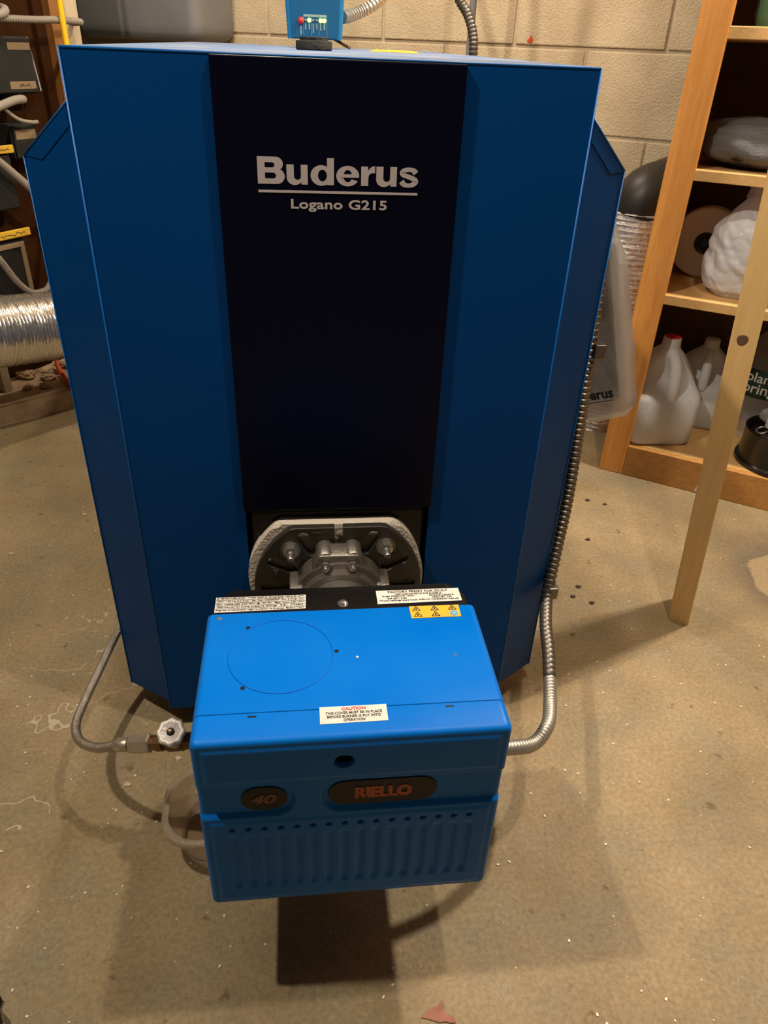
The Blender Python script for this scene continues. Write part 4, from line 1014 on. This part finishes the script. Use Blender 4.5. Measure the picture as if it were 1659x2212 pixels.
text('label_print', 'Poland', MLAB, wb_, (0, 0, 0), FX, FZ, 0.090, 0.024, bold=0.01, warp=wrapf(0.163), depth=0.0003)
text('label_print', 'Spring', MLAB, wb_, (0, 0, 0), FX, FZ, 0.092, 0.034, bold=0.012, warp=wrapf(0.132), depth=0.0003)
# black tin of metal bits
tin = thing('black_tin', 'round black tin on the bottom shelf, filled with metal bits', 'tin', room(0.555, 1.125, 0.08))
TC = room(0.553, 1.130, 0.080)
obj('tin_body', lathe([(0, 0.0), (0.094, 0.0), (0.097, 0.003), (0.097, 0.010), (0.090, 0.013), (0.090, 0.080), (0.092, 0.083), (0.089, 0.085), (0.086, 0.081), (0.086, 0.06), (0, 0.06)], TC, seg=48), MBLKGLOSS, tin, smooth=True)
random.seed(5)
for i in range(9):
    a = random.uniform(0, 2*pi); r = random.uniform(0.015, 0.060)
    c_ = TC + V((r*cos(a), r*sin(a), 0.074 + random.uniform(0, 0.010)))
    ring = []
    th0 = random.uniform(0, 6); tilt = V((random.uniform(-0.6, 0.6), random.uniform(-0.6, 0.6), 1)).normalized()
    e1 = tilt.orthogonal().normalized(); e2 = tilt.cross(e1); rr = random.uniform(0.011, 0.017)
    for k in range(22):
        t = th0+2*pi*0.86*k/21; ring.append(c_ + e1*rr*cos(t) + e2*rr*sin(t))
    o = obj('metal_clip', tube(ring, 0.0024, 8), MSTEEL, smooth='all')
    tag(o, 'bent shiny metal clip lying in the black tin', 'clip', 'metal clips in the tin')
bt = thing('clear_packet', 'crumpled clear packet leaning on the bottle above the tin', 'packet', room(0.52, 1.2, 0.14))
obj('packet_film', lump(0.545, 1.165, 0.150, 0.055, 0.018, 0.055, 0.14, 11), MFILM, bt, smooth='all')
obj('packet_card', rbox(0.505, 0.585, 1.163, 1.165, 0.150, 0.185), MPAPER, bt)

# ================================================================ FLOOR THINGS
tub = thing('plastic_tub', 'translucent plastic drip tub on the floor under the burner', 'tub', (-0.135, -0.19, 0))
def bsec(hx, hy, r, z): return [(-0.132+x, -0.188+y, z) for x, y in rrect(hx, hy, r, 7)]
bm = loft([bsec(0.070, 0.036, 0.026, 0.0008), bsec(0.078, 0.042, 0.030, 0.003), bsec(0.091, 0.053, 0.040, 0.062)], cap=False)
bm.faces.new([v for v in bm.verts][:32])
obj('tub_wall', bm, MBOWL, tub, smooth='all')
obj('tub_rim', loft([bsec(0.091, 0.053, 0.040, 0.060), bsec(0.097, 0.059, 0.045, 0.059), bsec(0.0985, 0.0605, 0.046, 0.066), bsec(0.096, 0.058, 0.044, 0.070), bsec(0.090, 0.052, 0.040, 0.069)], cap=False), MBOWL, tub, smooth='all')
obj('oil_residue', loft([bsec(0.072, 0.037, 0.028, 0.0035), bsec(0.074, 0.0385, 0.028, 0.006)]), MTAPE, tub)
lf = bmesh.new()
lp_ = [(0.069, -0.4265), (0.078, -0.420), (0.084, -0.4175), (0.0865, -0.4185), (0.0945, -0.4125), (0.0955, -0.4165), (0.0935, -0.4215), (0.0985, -0.4260), (0.1040, -0.4290), (0.106, -0.4350), (0.100, -0.4350), (0.096, -0.4330), (0.088, -0.4330), (0.079, -0.4295)]
slab([(x, y, 0.0006 + 0.004*abs(noise.noise(V((x*90, y*90, 0))))) for x, y in lp_], (0, 0, 0.0006), 0, lf)
tag(obj('dry_leaf', lf, MLEAF), 'pinkish dry leaf fragment on the floor at the bottom edge', 'leaf')
# shoe tip at the lower left corner
shoe = thing('shoe', 'black shoe toe at the bottom left corner', 'shoe', (-0.43, -0.50, 0))
def ssec(y, hw, z0, z1, cx):
    return [(cx+hw*cos(a), y, (z0+z1)/2+(z1-z0)/2*math.copysign(abs(sin(a))**0.75, sin(a))) for a in [2*pi*k/24 for k in range(24)]]
cx = -0.408
obj('upper', loft([ssec(-0.372, 0.006, 0.014, 0.020, cx), ssec(-0.377, 0.022, 0.010, 0.032, cx), ssec(-0.390, 0.036, 0.009, 0.044, cx), ssec(-0.41, 0.043, 0.008, 0.052, cx), ssec(-0.44, 0.047, 0.008, 0.060, cx-0.004), ssec(-0.50, 0.045, 0.008, 0.085, cx-0.010), ssec(-0.56, 0.040, 0.008, 0.105, cx-0.012), ssec(-0.63, 0.038, 0.008, 0.105, cx-0.010), ssec(-0.645, 0.030, 0.010, 0.095, cx-0.010)]), MRUB if False else MDARKC, shoe, smooth='all')
obj('sole', loft([[(cx-0.004+sx*(0.047 if 0.05 < t < 0.95 else 0.034)*(1-0.18*sin(pi*t*1.0+0.6)), -0.370-0.278*t, zz) for sx, zz in ((-1, 0.0), (1, 0.0), (1, 0.014), (-1, 0.014))] for t in (0, 0.03, 0.1, 0.3, 0.5, 0.7, 0.9, 1.0)]), MRUB, shoe)
# loose chips
random.seed(21)
def chip(x, y, s, m, nm):
    bm = bmesh.new(); bmesh.ops.create_icosphere(bm, subdivisions=2, radius=1)
    s *= 0.75+0.5*abs(noise.noise(V((x*31, y*47, 0))))
    for v in bm.verts:
        q = 1+0.75*noise.noise(v.co*1.9+V((x*50, y*50, 0)))+0.3*noise.noise(v.co*5+V((x*50, y*50, 0)))
        v.co = V((x+v.co.x*s*q*1.3, y+v.co.y*s*q, max(0.0001, s*0.35+v.co.z*s*0.4*q)))
    return obj(nm, bm, m)
for x, y in ((-0.52, 0.61), (-0.63, 0.47), (-0.30, -0.10), (-0.235, -0.06)):
    tag(chip(x, y, 0.0045, MCHIP, 'plaster_chip'), 'pale plaster chip on the floor left of the boiler', 'chip', 'pale chips left of the boiler')
for x, y in ((0.62, 0.62), (0.655, 0.60), (0.565, 0.46), (0.49, 0.30), (0.47, 0.27), (0.50, 0.25)):
    tag(chip(x, y, 0.0048, MCHIPD, 'dirt_crumb'), 'dark dirt crumb on the floor between boiler and post', 'crumb', 'dark crumbs by the post')
bm = bmesh.new()
for i in range(900):
    x = random.uniform(-0.75, 0.95); y = random.uniform(-0.5, 0.75); s = random.choice((0.0005, 0.0006, 0.0008, 0.0010, 0.0014))
    if abs(x) < 0.31 and y > -0.02: continue
    a = random.uniform(0, 3)
    frame_box(bm, (x, y, s*0.5), (cos(a), sin(a), 0), (-sin(a), cos(a), 0), (0, 0, 1), s*1.2, s*0.8, s*0.5)
g_ = obj('floor_grit', bm, mat('pale_grit', (0.80, 0.72, 0.58), 0.35)); g_['kind'] = 'stuff'; tag(g_, 'fine pale grit scattered over the concrete floor', 'grit')
